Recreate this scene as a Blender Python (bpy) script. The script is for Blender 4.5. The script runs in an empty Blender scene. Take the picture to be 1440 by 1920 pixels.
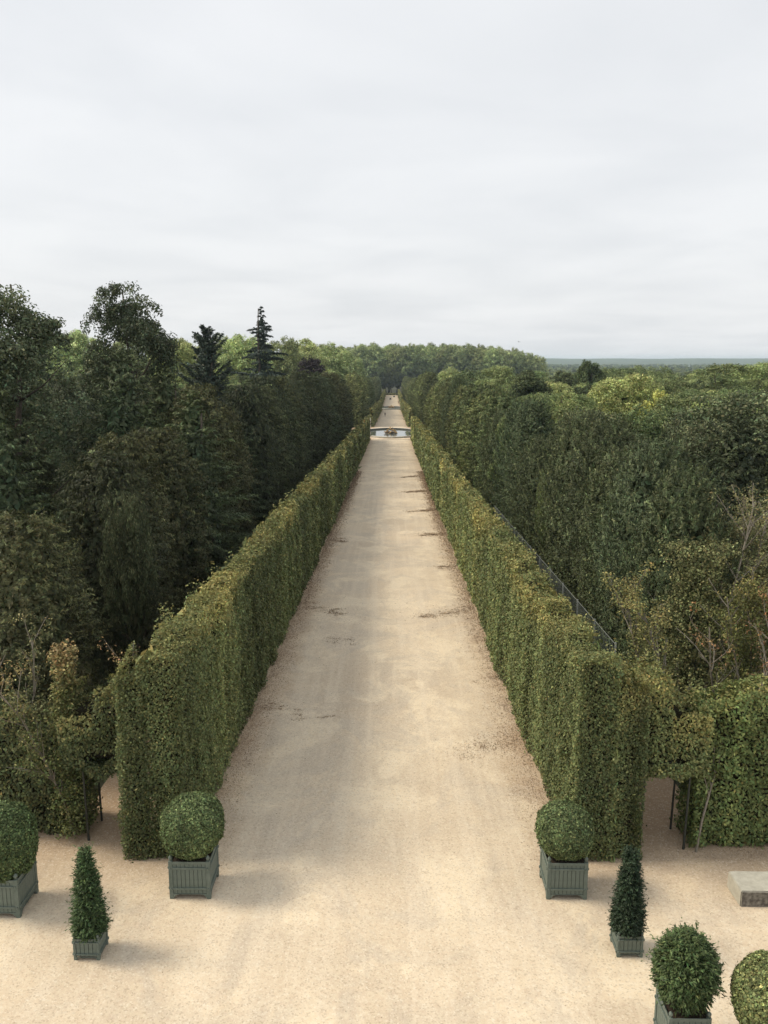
import bpy, bmesh, math, random
import numpy as np
from mathutils import Vector, Matrix

R = math.radians
SC = bpy.context.scene
COL = SC.collection

# ------------------------------------------------------------------ camera
cam = bpy.data.cameras.new("camera")
cam_o = bpy.data.objects.new("camera", cam)
COL.objects.link(cam_o)
cam.sensor_fit = 'VERTICAL'
cam.sensor_height = 24.0
cam.lens = 24.0 * 1553.0 / 1920.0
cam.clip_start = 0.1
cam.clip_end = 30000
cam_o.location = (0.35, 0.0, 13.0)
cam_o.rotation_euler = (R(90) - math.atan(284 / 1553), 0, math.atan(15 / 1553))
SC.camera = cam_o

# ------------------------------------------------------------------ sky and sun
SUN_EL, SUN_AZ = 47.0, -84.0          # azimuth clockwise from +Y: sun stands to the left
w = bpy.data.worlds.new("World")
SC.world = w
w.use_nodes = True
nt = w.node_tree
nt.nodes.clear()


def nd(t, tree, **kw):
    n = tree.nodes.new(t)
    for k, v in kw.items():
        setattr(n, k, v)
    return n


wout = nd('ShaderNodeOutputWorld', nt)
bg_sky = nd('ShaderNodeBackground', nt)
bg_cl = nd('ShaderNodeBackground', nt)
wmix = nd('ShaderNodeMixShader', nt)
sky = nd('ShaderNodeTexSky', nt, sky_type='NISHITA', sun_disc=False)
sky.sun_elevation = R(SUN_EL)
sky.sun_rotation = R(SUN_AZ)
sky.air_density = 1.2
sky.dust_density = 3.0
bg_sky.inputs['Strength'].default_value = 0.07
nt.links.new(sky.outputs[0], bg_sky.inputs[0])
tc = nd('ShaderNodeTexCoord', nt)
sep = nd('ShaderNodeSeparateXYZ', nt)
nt.links.new(tc.outputs['Generated'], sep.inputs[0])


def wmath(op, a, b=None):
    n = nd('ShaderNodeMath', nt, operation=op)
    for i, v in enumerate((a, b)):
        if v is None:
            continue
        if isinstance(v, (int, float)):
            n.inputs[i].default_value = v
        else:
            nt.links.new(v, n.inputs[i])
    return n.outputs[0]


zz = wmath('ADD', wmath('MAXIMUM', sep.outputs[2], 0.0), 0.10)
comb = nd('ShaderNodeCombineXYZ', nt)
nt.links.new(wmath('DIVIDE', sep.outputs[0], zz), comb.inputs[0])
nt.links.new(wmath('DIVIDE', sep.outputs[1], zz), comb.inputs[1])
cn = nd('ShaderNodeTexNoise', nt)
cn.inputs['Scale'].default_value = 0.9
cn.inputs['Detail'].default_value = 5.0
cn.inputs['Roughness'].default_value = 0.5
cn.inputs['Distortion'].default_value = 0.35
nt.links.new(comb.outputs[0], cn.inputs['Vector'])
cr = nd('ShaderNodeValToRGB', nt)
cr.color_ramp.elements[0].position = 0.30
cr.color_ramp.elements[0].color = (0.606, 0.620, 0.638, 1)
cr.color_ramp.elements[1].position = 0.62
cr.color_ramp.elements[1].color = (0.690, 0.698, 0.708, 1)
nt.links.new(cn.outputs[0], cr.inputs[0])
nt.links.new(cr.outputs[0], bg_cl.inputs[0])
bg_cl.inputs['Strength'].default_value = 1.0
wmix.inputs[0].default_value = 0.88
nt.links.new(bg_sky.outputs[0], wmix.inputs[1])
nt.links.new(bg_cl.outputs[0], wmix.inputs[2])
nt.links.new(wmix.outputs[0], wout.inputs[0])

sun = bpy.data.lights.new("sun", 'SUN')
sun.energy = 2.0
sun.angle = R(18)
sun.color = (1.0, 0.895, 0.72)
sun_o = bpy.data.objects.new("sun", sun)
COL.objects.link(sun_o)
sd = Vector((math.sin(R(SUN_AZ)) * math.cos(R(SUN_EL)), math.cos(R(SUN_AZ)) * math.cos(R(SUN_EL)), math.sin(R(SUN_EL))))
sun_o.rotation_euler = (-sd).to_track_quat('-Z', 'Y').to_euler()
sun_o.location = (0, 0, 80)

SC.view_settings.view_transform = 'Standard'
SC.view_settings.look = 'None'
SC.view_settings.exposure = 0.50
SC.view_settings.gamma = 1.0
SC.render.engine = 'CYCLES'
SC.cycles.use_denoising = True
SC.cycles.max_bounces = 5
SC.cycles.diffuse_bounces = 3
SC.cycles.glossy_bounces = 2
SC.cycles.transmission_bounces = 3
SC.cycles.volume_bounces = 1
SC.cycles.transparent_max_bounces = 4
SC.cycles.sample_clamp_indirect = 4.0

# ------------------------------------------------------------------ helpers
rng = np.random.default_rng(7)
random.seed(7)
TY = np.array([-60, 0, 213, 250, 300, 475, 505, 741, 1000, 2500, 12000.])
TZ = np.array([1.99, 0, -7.05, -7.05, -8.6, -14.45, -14.45, -17.8, -19, -20, -20.])


def gz(y):
    return np.interp(y, TY, TZ)


_wk = rng.normal(size=(12, 3))
_wp = rng.uniform(0, 6.28, 12)


def wav(P, s):
    """smooth pseudo noise in about -1..1"""
    q = np.sin((P * s) @ _wk.T + _wp)
    return q.sum(-1) / 4.5


def unit(v):
    return v / np.maximum(np.linalg.norm(v, axis=-1, keepdims=True), 1e-9)


def tag(o, label=None, cat=None, group=None, kind=None):
    if label: o["label"] = label
    if cat: o["category"] = cat
    if group: o["group"] = group
    if kind: o["kind"] = kind
    return o


def link(name, data, parent=None, loc=None):
    o = bpy.data.objects.new(name, data)
    COL.objects.link(o)
    if parent is not None: o.parent = parent
    if loc is not None: o.location = loc
    return o


def empty(name, loc=(0, 0, 0), rz=0):
    o = link(name, None, None, loc)
    o.empty_display_size = 0.3
    o.rotation_euler.z = rz
    return o


def mesh_np(name, V, F, mat=None, smooth=False):
    """V (n,3); F (m,3|4) integer array"""
    V = np.asarray(V, np.float32); F = np.asarray(F, np.int32)
    me = bpy.data.meshes.new(name)
    k = F.shape[1]
    me.vertices.add(len(V)); me.vertices.foreach_set("co", V.ravel())
    me.loops.add(F.size); me.loops.foreach_set("vertex_index", F.ravel())
    me.polygons.add(len(F))
    me.polygons.foreach_set("loop_start", np.arange(0, F.size, k, dtype=np.int32))
    me.update(calc_edges=True)
    if smooth:
        me.polygons.foreach_set("use_smooth", np.ones(len(F), bool))
    if mat: me.materials.append(mat)
    return me


def leaf_mesh(name, mat, parts):
    """parts: list of dict(P,N,L,W,col,T optional) -> one mesh of rhombic leaves with a colour attribute"""
    VV, CC = [], []
    for d in parts:
        P, N = d['P'], unit(d['N'])
        n = len(P)
        T = d.get('T')
        if T is None:
            T = rng.normal(size=(n, 3))
        T = T - (T * N).sum(1, keepdims=True) * N
        T = unit(T)
        B = np.cross(N, T)
        L = np.broadcast_to(np.asarray(d['L'], float), (n,))[:, None] * 0.5
        W = np.broadcast_to(np.asarray(d['W'], float), (n,))[:, None] * 0.5
        fold = N * W * 0.5
        V = np.stack([P - T * L, P + B * W + fold - T * L * .15, P + T * L, P - B * W + fold - T * L * .15], 1)
        VV.append(V.reshape(-1, 3)); CC.append(d['col'])
    V = np.concatenate(VV); C = np.concatenate(CC)
    me = mesh_np(name, V, np.arange(len(V)).reshape(-1, 4), mat)
    at = me.attributes.new("tint", 'FLOAT_COLOR', 'FACE')
    c4 = np.ones((len(C), 4), np.float32); c4[:, :3] = np.clip(C, 0, 1)
    at.data.foreach_set("color", c4.ravel())
    return me


def lcol(n, base, dv=0.25, alt=None, pa=0.0, cl=None):
    """leaf colours: base colour with leaf to leaf variation, some leaves of an alternative colour"""
    c = np.tile(np.asarray(base, float), (n, 1))
    if alt is not None:
        a = np.asarray(alt, float)
        if np.isscalar(pa):
            pa = np.full(n, pa)
        m = np.clip(pa + rng.normal(0, .18, n), 0, 1)[:, None]
        c = c * (1 - m) + a * m
    v = np.exp(rng.normal(0, dv, n))
    if cl is not None: v = v * cl
    c = c * v[:, None]
    c[:, 0] *= np.exp(rng.normal(0, .10, n))
    return c


def boxv(x0, x1, y0, y1, z0, z1):
    V = [(x0, y0, z0), (x1, y0, z0), (x1, y1, z0), (x0, y1, z0), (x0, y0, z1), (x1, y0, z1), (x1, y1, z1), (x0, y1, z1)]
    F = [(0, 3, 2, 1), (4, 5, 6, 7), (0, 1, 5, 4), (1, 2, 6, 5), (2, 3, 7, 6), (3, 0, 4, 7)]
    return V, F


class MB:
    """collects boxes, tubes and lathes of one part"""
    def __init__(s): s.v = []; s.f = []
    def add(s, V, F):
        o = len(s.v); s.v += [tuple(map(float, p)) for p in V]; s.f += [tuple(i + o for i in f) for f in F]; return s
    def box(s, *a): return s.add(*boxv(*a))
    def tube(s, pts, rad, n=6, cap=True):
        pts = np.asarray(pts, float); m = len(pts)
        rad = np.broadcast_to(np.asarray(rad, float), (m,))
        V = []
        for i in range(m):
            t = pts[min(i + 1, m - 1)] - pts[max(i - 1, 0)]
            t = t / (np.linalg.norm(t) + 1e-9)
            a = np.array([1., 0, 0]) if abs(t[0]) < .8 else np.array([0, 1., 0])
            u = np.cross(t, a); u /= np.linalg.norm(u); q = np.cross(t, u)
            for k in range(n):
                an = 2 * math.pi * k / n
                V.append(pts[i] + rad[i] * (math.cos(an) * u + math.sin(an) * q))
        F = [(i * n + k, i * n + (k + 1) % n, (i + 1) * n + (k + 1) % n, (i + 1) * n + k) for i in range(m - 1) for k in range(n)]
        if cap: F += [tuple(range(n - 1, -1, -1)), tuple((m - 1) * n + k for k in range(n))]
        return s.add(V, F)
    def lathe(s, prof, n=24, cx=0, cy=0):
        m = len(prof)
        V = [(cx + r * math.cos(2 * math.pi * k / n), cy + r * math.sin(2 * math.pi * k / n), z) for r, z in prof for k in range(n)]
        F = [(i * n + k, i * n + (k + 1) % n, (i + 1) * n + (k + 1) % n, (i + 1) * n + k) for i in range(m - 1) for k in range(n)]
        return s.add(V, F)
    def mesh(s, name, mat, bevel=0, smooth=False):
        me = bpy.data.meshes.new(name)
        me.from_pydata(s.v, [], s.f)
        if bevel:
            bm = bmesh.new(); bm.from_mesh(me)
            bmesh.ops.bevel(bm, geom=list(bm.edges), offset=bevel, segments=1, affect='EDGES', clamp_overlap=True)
            bm.to_mesh(me); bm.free()
        if smooth:
            me.polygons.foreach_set("use_smooth", np.ones(len(me.polygons), bool))
        me.materials.append(mat); me.update()
        return me


# ------------------------------------------------------------------ materials
def new_mat(name):
    m = bpy.data.materials.new(name); m.use_nodes = True
    m.node_tree.nodes.clear()
    return m, m.node_tree


def leaf_material(name, rough=0.6, trans=0.22, spec=0.25, ovar=0.3):
    m, t = new_mat(name)
    out = nd('ShaderNodeOutputMaterial', t)
    at = nd('ShaderNodeAttribute', t, attribute_name="tint")
    oi = nd('ShaderNodeObjectInfo', t)
    hv = nd('ShaderNodeHueSaturation', t)
    mr = nd('ShaderNodeMapRange', t)
    mr.inputs[3].default_value = 1 - ovar; mr.inputs[4].default_value = 1 + ovar
    t.links.new(oi.outputs['Random'], mr.inputs[0])
    t.links.new(mr.outputs[0], hv.inputs['Value'])
    mh = nd('ShaderNodeMapRange', t)
    mh.inputs[3].default_value = 0.5 - ovar * .05; mh.inputs[4].default_value = 0.5 + ovar * .05
    ml = nd('ShaderNodeMath', t, operation='FRACT')
    mm = nd('ShaderNodeMath', t, operation='MULTIPLY'); mm.inputs[1].default_value = 7.31
    t.links.new(oi.outputs['Random'], mm.inputs[0]); t.links.new(mm.outputs[0], ml.inputs[0])
    t.links.new(ml.outputs[0], mh.inputs[0]); t.links.new(mh.outputs[0], hv.inputs['Hue'])
    t.links.new(at.outputs['Color'], hv.inputs['Color'])
    p = nd('ShaderNodeBsdfPrincipled', t)
    p.inputs['Roughness'].default_value = rough
    p.inputs['Specular IOR Level'].default_value = spec
    t.links.new(hv.outputs[0], p.inputs['Base Color'])
    tr = nd('ShaderNodeBsdfTranslucent', t)
    t.links.new(hv.outputs[0], tr.inputs[0])
    mx = nd('ShaderNodeMixShader', t); mx.inputs[0].default_value = trans
    t.links.new(p.outputs[0], mx.inputs[1]); t.links.new(tr.outputs[0], mx.inputs[2])
    t.links.new(mx.outputs[0], out.inputs[0])
    return m


def noisy_material(name, c0, c1, scale=4.0, rough=0.8, spec=0.3, bump=0.0, bscale=30.0, metal=0.0, detail=6.0):
    m, t = new_mat(name)
    out = nd('ShaderNodeOutputMaterial', t)
    p = nd('ShaderNodeBsdfPrincipled', t)
    p.inputs['Roughness'].default_value = rough
    p.inputs['Specular IOR Level'].default_value = spec
    p.inputs['Metallic'].default_value = metal
    tcn = nd('ShaderNodeTexCoord', t)
    n = nd('ShaderNodeTexNoise', t)
    n.inputs['Scale'].default_value = scale; n.inputs['Detail'].default_value = detail; n.inputs['Roughness'].default_value = .65
    t.links.new(tcn.outputs['Object'], n.inputs['Vector'])
    r = nd('ShaderNodeValToRGB', t)
    r.color_ramp.elements[0].position = .32; r.color_ramp.elements[0].color = (*c0, 1)
    r.color_ramp.elements[1].position = .68; r.color_ramp.elements[1].color = (*c1, 1)
    t.links.new(n.outputs[0], r.inputs[0]); t.links.new(r.outputs[0], p.inputs['Base Color'])
    if bump:
        b = nd('ShaderNodeBump', t); b.inputs['Strength'].default_value = bump; b.inputs['Distance'].default_value = .02
        n2 = nd('ShaderNodeTexNoise', t); n2.inputs['Scale'].default_value = bscale; n2.inputs['Detail'].default_value = 4
        t.links.new(tcn.outputs['Object'], n2.inputs['Vector'])
        t.links.new(n2.outputs[0], b.inputs['Height']); t.links.new(b.outputs[0], p.inputs['Normal'])
    t.links.new(p.outputs[0], out.inputs[0])
    return m


M_LEAF = leaf_material("hornbeam_leaf", ovar=0.05)
M_TREE = leaf_material("tree_leaf", ovar=0.28)
M_YEW = leaf_material("yew_needle", rough=.55, trans=.12, ovar=0.25)
M_BARK = noisy_material("bark", (.05, .04, .03), (.12, .10, .08), 9, .9, bump=.5)
M_PALEBARK = noisy_material("pale_bark", (.16, .14, .11), (.30, .27, .22), 9, .9, bump=.3)
M_CORE = noisy_material("hedge_twigs", (.014, .013, .008), (.035, .032, .02), 12, .95, spec=.05)
M_WOOD = noisy_material("grey_green_paint", (.105, .135, .112), (.155, .185, .160), 7, .62, bump=.15, bscale=60)
M_IRON = noisy_material("dark_painted_metal", (.03, .034, .028), (.055, .058, .048), 12, .6)
M_WIRE = noisy_material("grey_trellis_metal", (.16, .17, .15), (.26, .27, .25), 12, .6)
M_SOIL = noisy_material("potting_soil", (.03, .022, .015), (.07, .05, .035), 20, .95, bump=.6)
M_STONE = noisy_material("pale_basin_stone", (.48, .46, .40), (.66, .64, .57), 1.3, .85, bump=.3)
M_DARKSTONE = noisy_material("algae_dark_stone", (.06, .06, .05), (.13, .125, .10), 2, .7)
M_GILD = noisy_material("worn_gilding", (.14, .075, .03), (.85, .58, .24), 3.2, .45, spec=.5, metal=.1, detail=3)
M_ROCK = noisy_material("dark_lead_rock", (.05, .04, .03), (.16, .12, .08), 3, .7, bump=.5)
M_CLOTH = noisy_material("dark_clothing", (.012, .012, .016), (.03, .03, .036), 8, .9)
M_SKIN = noisy_material("skin", (.45, .28, .2), (.5, .32, .24), 8, .6)
M_HAIR = noisy_material("dark_hair", (.02, .013, .01), (.04, .028, .02), 8, .7)
M_CART = noisy_material("dark_cart_paint", (.015, .02, .025), (.03, .036, .042), 5, .4, spec=.5)
M_RUBBER = noisy_material("black_rubber", (.012, .012, .012), (.022, .022, .022), 9, .9)
M_HILL = noisy_material("far_woodland", (.05, .075, .045), (.12, .15, .085), .006, .95)
M_FLOOR = noisy_material("woodland_floor", (.03, .032, .018), (.07, .07, .038), .6, .95, bump=.5, bscale=6)


def ramp(t, src, a, b, ca=(0, 0, 0, 1), cb=(1, 1, 1, 1)):
    r = nd('ShaderNodeValToRGB', t)
    r.color_ramp.elements[0].position = a; r.color_ramp.elements[0].color = ca
    r.color_ramp.elements[1].position = b; r.color_ramp.elements[1].color = cb
    t.links.new(src, r.inputs[0])
    return r.outputs[0]


def mixc(t, fac, a, b, mode='MIX'):
    n = nd('ShaderNodeMix', t, data_type='RGBA', blend_type=mode)
    for sock, v in ((n.inputs[0], fac), (n.inputs[6], a), (n.inputs[7], b)):
        if isinstance(v, (int, float)): sock.default_value = v
        elif isinstance(v, tuple): sock.default_value = v
        else: t.links.new(v, sock)
    return n.outputs[2]


def gravel_material():
    m, t = new_mat("gravel")
    out = nd('ShaderNodeOutputMaterial', t)
    p = nd('ShaderNodeBsdfPrincipled', t)
    p.inputs['Roughness'].default_value = .92
    p.inputs['Specular IOR Level'].default_value = .2
    tcn = nd('ShaderNodeTexCoord', t)
    sp = nd('ShaderNodeSeparateXYZ', t); t.links.new(tcn.outputs['Object'], sp.inputs[0])

    def noise(s, d=5, r=.6, vec=None, dist=0.0, sc=None):
        n = nd('ShaderNodeTexNoise', t)
        n.inputs['Scale'].default_value = s; n.inputs['Detail'].default_value = d; n.inputs['Roughness'].default_value = r
        n.inputs['Distortion'].default_value = dist
        v = tcn.outputs['Object']
        if sc:
            mp = nd('ShaderNodeMapping', t); mp.inputs['Scale'].default_value = sc
            t.links.new(v, mp.inputs[0]); v = mp.outputs[0]
        t.links.new(v, n.inputs['Vector'])
        return n.outputs[0]

    def mth(op, a, b=None):
        n = nd('ShaderNodeMath', t, operation=op)
        for i, v in enumerate((a, b)):
            if v is None: continue
            if isinstance(v, (int, float)): n.inputs[i].default_value = v
            else: t.links.new(v, n.inputs[i])
        return n.outputs[0]

    big = noise(.16, 5, .6, dist=.6)
    c = mixc(t, ramp(t, big, .36, .64), (.51, .385, .245, 1), (.72, .57, .375, 1))
    # cream patches paint sunlit spots into the gravel; greyer, coarser wash-outs of the compacted path
    c = mixc(t, mth('MULTIPLY', ramp(t, noise(.5, 6, .65, sc=(1, .55, 1)), .49, .58), .90), c, (.84, .69, .465, 1))
    c = mixc(t, mth('MULTIPLY', ramp(t, noise(.28, 6, .7, dist=1.2, sc=(1.2, .8, 1)), .49, .60), .70), c, (.45, .37, .275, 1))
    c = mixc(t, mth('MULTIPLY', ramp(t, noise(1.0, 4, .6, sc=(2.2, .045, 1)), .46, .62), .50), c, (.76, .63, .45, 1))
    c = mixc(t, mth('MULTIPLY', ramp(t, noise(1.0, 5, .65, dist=.4, sc=(.22, 1.1, 1)), .52, .68), .30), c, (.43, .345, .245, 1))
    # tread-worn paler middle strip of the walk
    mid = mth('ABSOLUTE', mth('SUBTRACT', sp.outputs[0], .2))
    midm = ramp(t, mth('ADD', mid, mth('MULTIPLY', noise(.35, 4), 2.0)), 1.3, 3.2, (1, 1, 1, 1), (0, 0, 0, 1))
    c = mixc(t, mth('MULTIPLY', midm, .45), c, (.66, .575, .46, 1))
    # brown humus creeping out from the hedge feet
    ax = mth('ABSOLUTE', sp.outputs[0])
    edge = ramp(t, mth('MULTIPLY', mth('SUBTRACT', mth('ADD', ax, mth('MULTIPLY', noise(.55, 6, .7), 3.4)), 4.5), .2), .22, .62)
    yin = ramp(t, mth('MULTIPLY', sp.outputs[1], .01), .185, .225)
    c = mixc(t, mth('MULTIPLY', mth('MULTIPLY', edge, yin), .78), c, (.36, .235, .14, 1))
    # single stones, light and dark
    vo = nd('ShaderNodeTexVoronoi', t); vo.inputs['Scale'].default_value = 28
    t.links.new(tcn.outputs['Object'], vo.inputs['Vector'])
    sv = nd('ShaderNodeSeparateColor', t); t.links.new(vo.outputs['Color'], sv.inputs[0])
    c = mixc(t, mth('MULTIPLY', ramp(t, sv.outputs[0], .78, .93), .30), c, (.24, .17, .11, 1))
    c = mixc(t, mth('MULTIPLY', ramp(t, sv.outputs[1], .80, .95), .38), c, (.78, .70, .57, 1))
    g = noise(9, 5, .8)
    c = mixc(t, .5, c, ramp(t, g, .3, .7, (.36, .36, .36, 1), (.64, .64, .64, 1)), 'OVERLAY')
    t.links.new(c, p.inputs['Base Color'])
    b = nd('ShaderNodeBump', t); b.inputs['Strength'].default_value = .5; b.inputs['Distance'].default_value = .03
    hsum = mth('ADD', mth('MULTIPLY', noise(22, 4, .7), .7), mth('MULTIPLY', noise(1.2, 4, .6), 2.0))
    t.links.new(hsum, b.inputs['Height']); t.links.new(b.outputs[0], p.inputs['Normal'])
    t.links.new(p.outputs[0], out.inputs[0])
    return m


M_GRAVEL = gravel_material()


def water_material():
    m, t = new_mat("basin_water")
    out = nd('ShaderNodeOutputMaterial', t)
    p = nd('ShaderNodeBsdfPrincipled', t)
    p.inputs['Base Color'].default_value = (.10, .12, .11, 1)
    p.inputs['Roughness'].default_value = .06
    p.inputs['IOR'].default_value = 1.33
    tcn = nd('ShaderNodeTexCoord', t)
    n = nd('ShaderNodeTexNoise', t); n.inputs['Scale'].default_value = 2.5
    t.links.new(tcn.outputs['Object'], n.inputs['Vector'])
    b = nd('ShaderNodeBump', t); b.inputs['Strength'].default_value = .08; b.inputs['Distance'].default_value = .02
    t.links.new(n.outputs[0], b.inputs['Height']); t.links.new(b.outputs[0], p.inputs['Normal'])
    t.links.new(p.outputs[0], out.inputs[0])
    return m


M_WATER = water_material()


def block_material():
    """weathered stone block: mottled grey, front face darker all over with mossy patches"""
    m, t = new_mat("weathered_block_stone")
    out = nd('ShaderNodeOutputMaterial', t)
    p = nd('ShaderNodeBsdfPrincipled', t); p.inputs['Roughness'].default_value = .9
    tcn = nd('ShaderNodeTexCoord', t)
    n = nd('ShaderNodeTexNoise', t); n.inputs['Scale'].default_value = 5; n.inputs['Detail'].default_value = 8; n.inputs['Roughness'].default_value = .7
    t.links.new(tcn.outputs['Object'], n.inputs['Vector'])
    c = ramp(t, n.outputs[0], .3, .7, (.36, .34, .28, 1), (.52, .50, .42, 1))
    g = nd('ShaderNodeNewGeometry', t); s = nd('ShaderNodeSeparateXYZ', t); t.links.new(g.outputs['Normal'], s.inputs[0])
    n2 = nd('ShaderNodeTexNoise', t); n2.inputs['Scale'].default_value = 11; n2.inputs['Detail'].default_value = 6
    t.links.new(tcn.outputs['Object'], n2.inputs['Vector'])
    front = nd('ShaderNodeMath', t, operation='MULTIPLY'); front.inputs[1].default_value = -1.0
    t.links.new(s.outputs[1], front.inputs[0])
    fm = ramp(t, front.outputs[0], .3, .8)  # only faces turned to the front get the darker tone
    f2 = nd('ShaderNodeMath', t, operation='MULTIPLY'); t.links.new(fm, f2.inputs[0])
    t.links.new(ramp(t, n2.outputs[0], .30, .62, (.55, .55, .55, 1), (1, 1, 1, 1)), f2.inputs[1])
    c = mixc(t, f2.outputs[0], c, (.085, .075, .065, 1))
    t.links.new(c, p.inputs['Base Color'])
    b = nd('ShaderNodeBump', t); b.inputs['Strength'].default_value = .6; b.inputs['Distance'].default_value = .02
    t.links.new(n2.outputs[0], b.inputs['Height']); t.links.new(b.outputs[0], p.inputs['Normal'])
    t.links.new(p.outputs[0], out.inputs[0])
    return m


M_BLOCK = block_material()


# skinned figures, made while the scene is still nearly empty
def skin_mesh(name, verts, edges, radii, mats, sub=2, root=0):
    me = bpy.data.meshes.new("tmp"); me.from_pydata(verts, edges, [])
    o = bpy.data.objects.new("tmp", me); COL.objects.link(o)
    o.modifiers.new("skin", 'SKIN'); s = o.modifiers.new("sub", 'SUBSURF'); s.levels = sub; s.render_levels = sub
    for i, r in enumerate(radii):
        sv = me.skin_vertices[0].data[i]
        sv.radius = (r, r) if not isinstance(r, tuple) else r
        sv.use_root = i == root
    dg = bpy.context.evaluated_depsgraph_get()
    nm = bpy.data.meshes.new_from_object(o.evaluated_get(dg)); nm.name = name
    nm.materials.clear()
    for m in mats: nm.materials.append(m)
    nm.polygons.foreach_set("use_smooth", np.ones(len(nm.polygons), bool))
    bpy.data.objects.remove(o); bpy.data.meshes.remove(me)
    return nm


def walking_figure(name, mirror):
    s = -1 if mirror else 1
    V = [(0, 0, .95), (0, .01, 1.15), (0, .0, 1.38), (0, .02, 1.50), (0, .03, 1.60), (0, .03, 1.72),
         (.10, .0, .92), (.11, s * .16, .50), (.11, s * .08, .07), (.11, s * .22, .035),
         (-.10, .0, .92), (-.11, -s * .10, .50), (-.11, -s * .34, .10), (-.11, -s * .22, .035),
         (.19, 0, 1.40), (.24, -s * .08, 1.13), (.22, s * .02, .90), (.21, s * .06, .80),
         (-.19, 0, 1.40), (-.24, s * .10, 1.14), (-.22, s * .22, .93), (-.21, s * .27, .84)]
    E = [(0, 1), (1, 2), (2, 3), (3, 4), (4, 5), (0, 6), (6, 7), (7, 8), (8, 9), (0, 10), (10, 11), (11, 12), (12, 13),
         (2, 14), (14, 15), (15, 16), (16, 17), (2, 18), (18, 19), (19, 20), (20, 21)]
    Rr = [(.16, .11), (.14, .10), (.17, .11), .06, .09, .07, .10, .07, .045, .04, .10, .07, .045, .04, .065, .05, .04, .045, .065, .05, .04, .045]
    me = skin_mesh(name, V, E, Rr, [M_CLOTH, M_SKIN], 1)
    mi = [1 if (p.center.z > 1.50 or (p.center.z < .88 and abs(p.center.x) > .17)) else 0 for p in me.polygons]
    me.polygons.foreach_set("material_index", mi)
    return me


ME_WALK = [walking_figure("walker_body", False), walking_figure("walker_body", True)]


def reclining_figure():
    V = [(0, 0, .30), (-.18, .0, .52), (-.30, .0, .80), (-.33, 0, .98), (-.36, -.02, 1.12), (-.37, -.02, 1.22),
         (.22, .14, .34), (.55, .16, .62), (.92, .16, .16), (1.08, .17, .14),
         (.22, -.14, .30), (.66, -.18, .34), (1.10, -.2, .14), (1.25, -.2, .16),
         (-.30, .24, .84), (-.55, .36, .55), (-.62, .34, .22),
         (-.28, -.24, .84), (.02, -.40, .92), (.26, -.34, 1.10)]
    E = [(0, 1), (1, 2), (2, 3), (3, 4), (4, 5), (0, 6), (6, 7), (7, 8), (8, 9), (0, 10), (10, 11), (11, 12), (12, 13),
         (2, 14), (14, 15), (15, 16), (2, 17), (17, 18), (18, 19)]
    Rr = [.17, .17, .18, .07, .11, .09, .13, .10, .06, .05, .13, .10, .06, .05, .08, .06, .05, .08, .06, .05]
    return skin_mesh("reclining_figure", V, E, Rr, [M_GILD], 1)


ME_RECL = reclining_figure()

# ------------------------------------------------------------------ setting: ground, gravel, hills
ys = np.unique(np.concatenate([np.linspace(-60, 260, 65), np.linspace(260, 1000, 40), np.linspace(1000, 3000, 20), np.linspace(3000, 12000, 12)]))
xs = np.unique(np.concatenate([np.linspace(-9000, -300, 12), np.linspace(-300, 300, 41), np.linspace(300, 9000, 12)]))
X, Y = np.meshgrid(xs, ys)
Z = gz(Y) - 0.03
V = np.stack([X, Y, Z], -1).reshape(-1, 3)
nx = len(xs)
F = np.array([(j * nx + i, j * nx + i + 1, (j + 1) * nx + i + 1, (j + 1) * nx + i) for j in range(len(ys) - 1) for i in range(nx - 1)])
tag(link("ground", mesh_np("ground", V, F, M_FLOOR, True)), kind='structure')


def sheet(x0, x1, y0, y1, dx=2.0, dy=4.0, dz=0.0):
    nxx = max(2, int((x1 - x0) / dx) + 1); nyy = max(2, int((y1 - y0) / dy) + 1)
    xx = np.linspace(x0, x1, nxx)
    yy = np.unique(np.concatenate([np.linspace(y0, y1, nyy), TY[(TY > y0) & (TY < y1)]])); nyy = len(yy)
    X, Y = np.meshgrid(xx, yy)
    V = np.stack([X, Y, gz(Y) + dz], -1).reshape(-1, 3)
    F = np.array([(j * nxx + i, j * nxx + i + 1, (j + 1) * nxx + i + 1, (j + 1) * nxx + i) for j in range(nyy - 1) for i in range(nxx - 1)])
    return V, F


VV, FF, o = [], [], 0
for a in ((-60, 60, -40, 24.0), (-9.2, 9.8, 24.0, 209), (-70, 70, 209, 254), (-9.2, 9.8, 254, 472), (-60, 60, 472, 508), (-9.2, 9.8, 508, 775)):
    v, f = sheet(*a); VV.append(v); FF.append(f + o); o += len(v)
tag(link("gravel_path", mesh_np("gravel_path", np.concatenate(VV), np.concatenate(FF), M_GRAVEL, True)), kind='structure')

xs = np.linspace(-5200, 5200, 220)
rows = []
for k, (yy, hh) in enumerate(((4300, 0.0), (5200, .55), (6200, 1.0), (7200, .8), (8200, 0.0))):
    P = np.stack([xs, np.full_like(xs, yy), 0 * xs], -1)
    prof = 26 + 10 * wav(P, .0008) + 8 * wav(P, .0021) + 4 * wav(P, .006)
    rows.append(np.stack([xs, np.full_like(xs, yy), -21 + hh * (prof + 21)], -1))
V = np.concatenate(rows); n = len(xs)
F = np.array([(j * n + i, j * n + i + 1, (j + 1) * n + i + 1, (j + 1) * n + i) for j in range(4) for i in range(n - 1)])
tag(link("hills", mesh_np("hills", V, F, M_HILL, True)), kind='structure')

# ------------------------------------------------------------------ hedges
HORN = (.152, .186, .076)
HORN_Y = (.36, .325, .115)
HORN_B = (.38, .24, .10)


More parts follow.
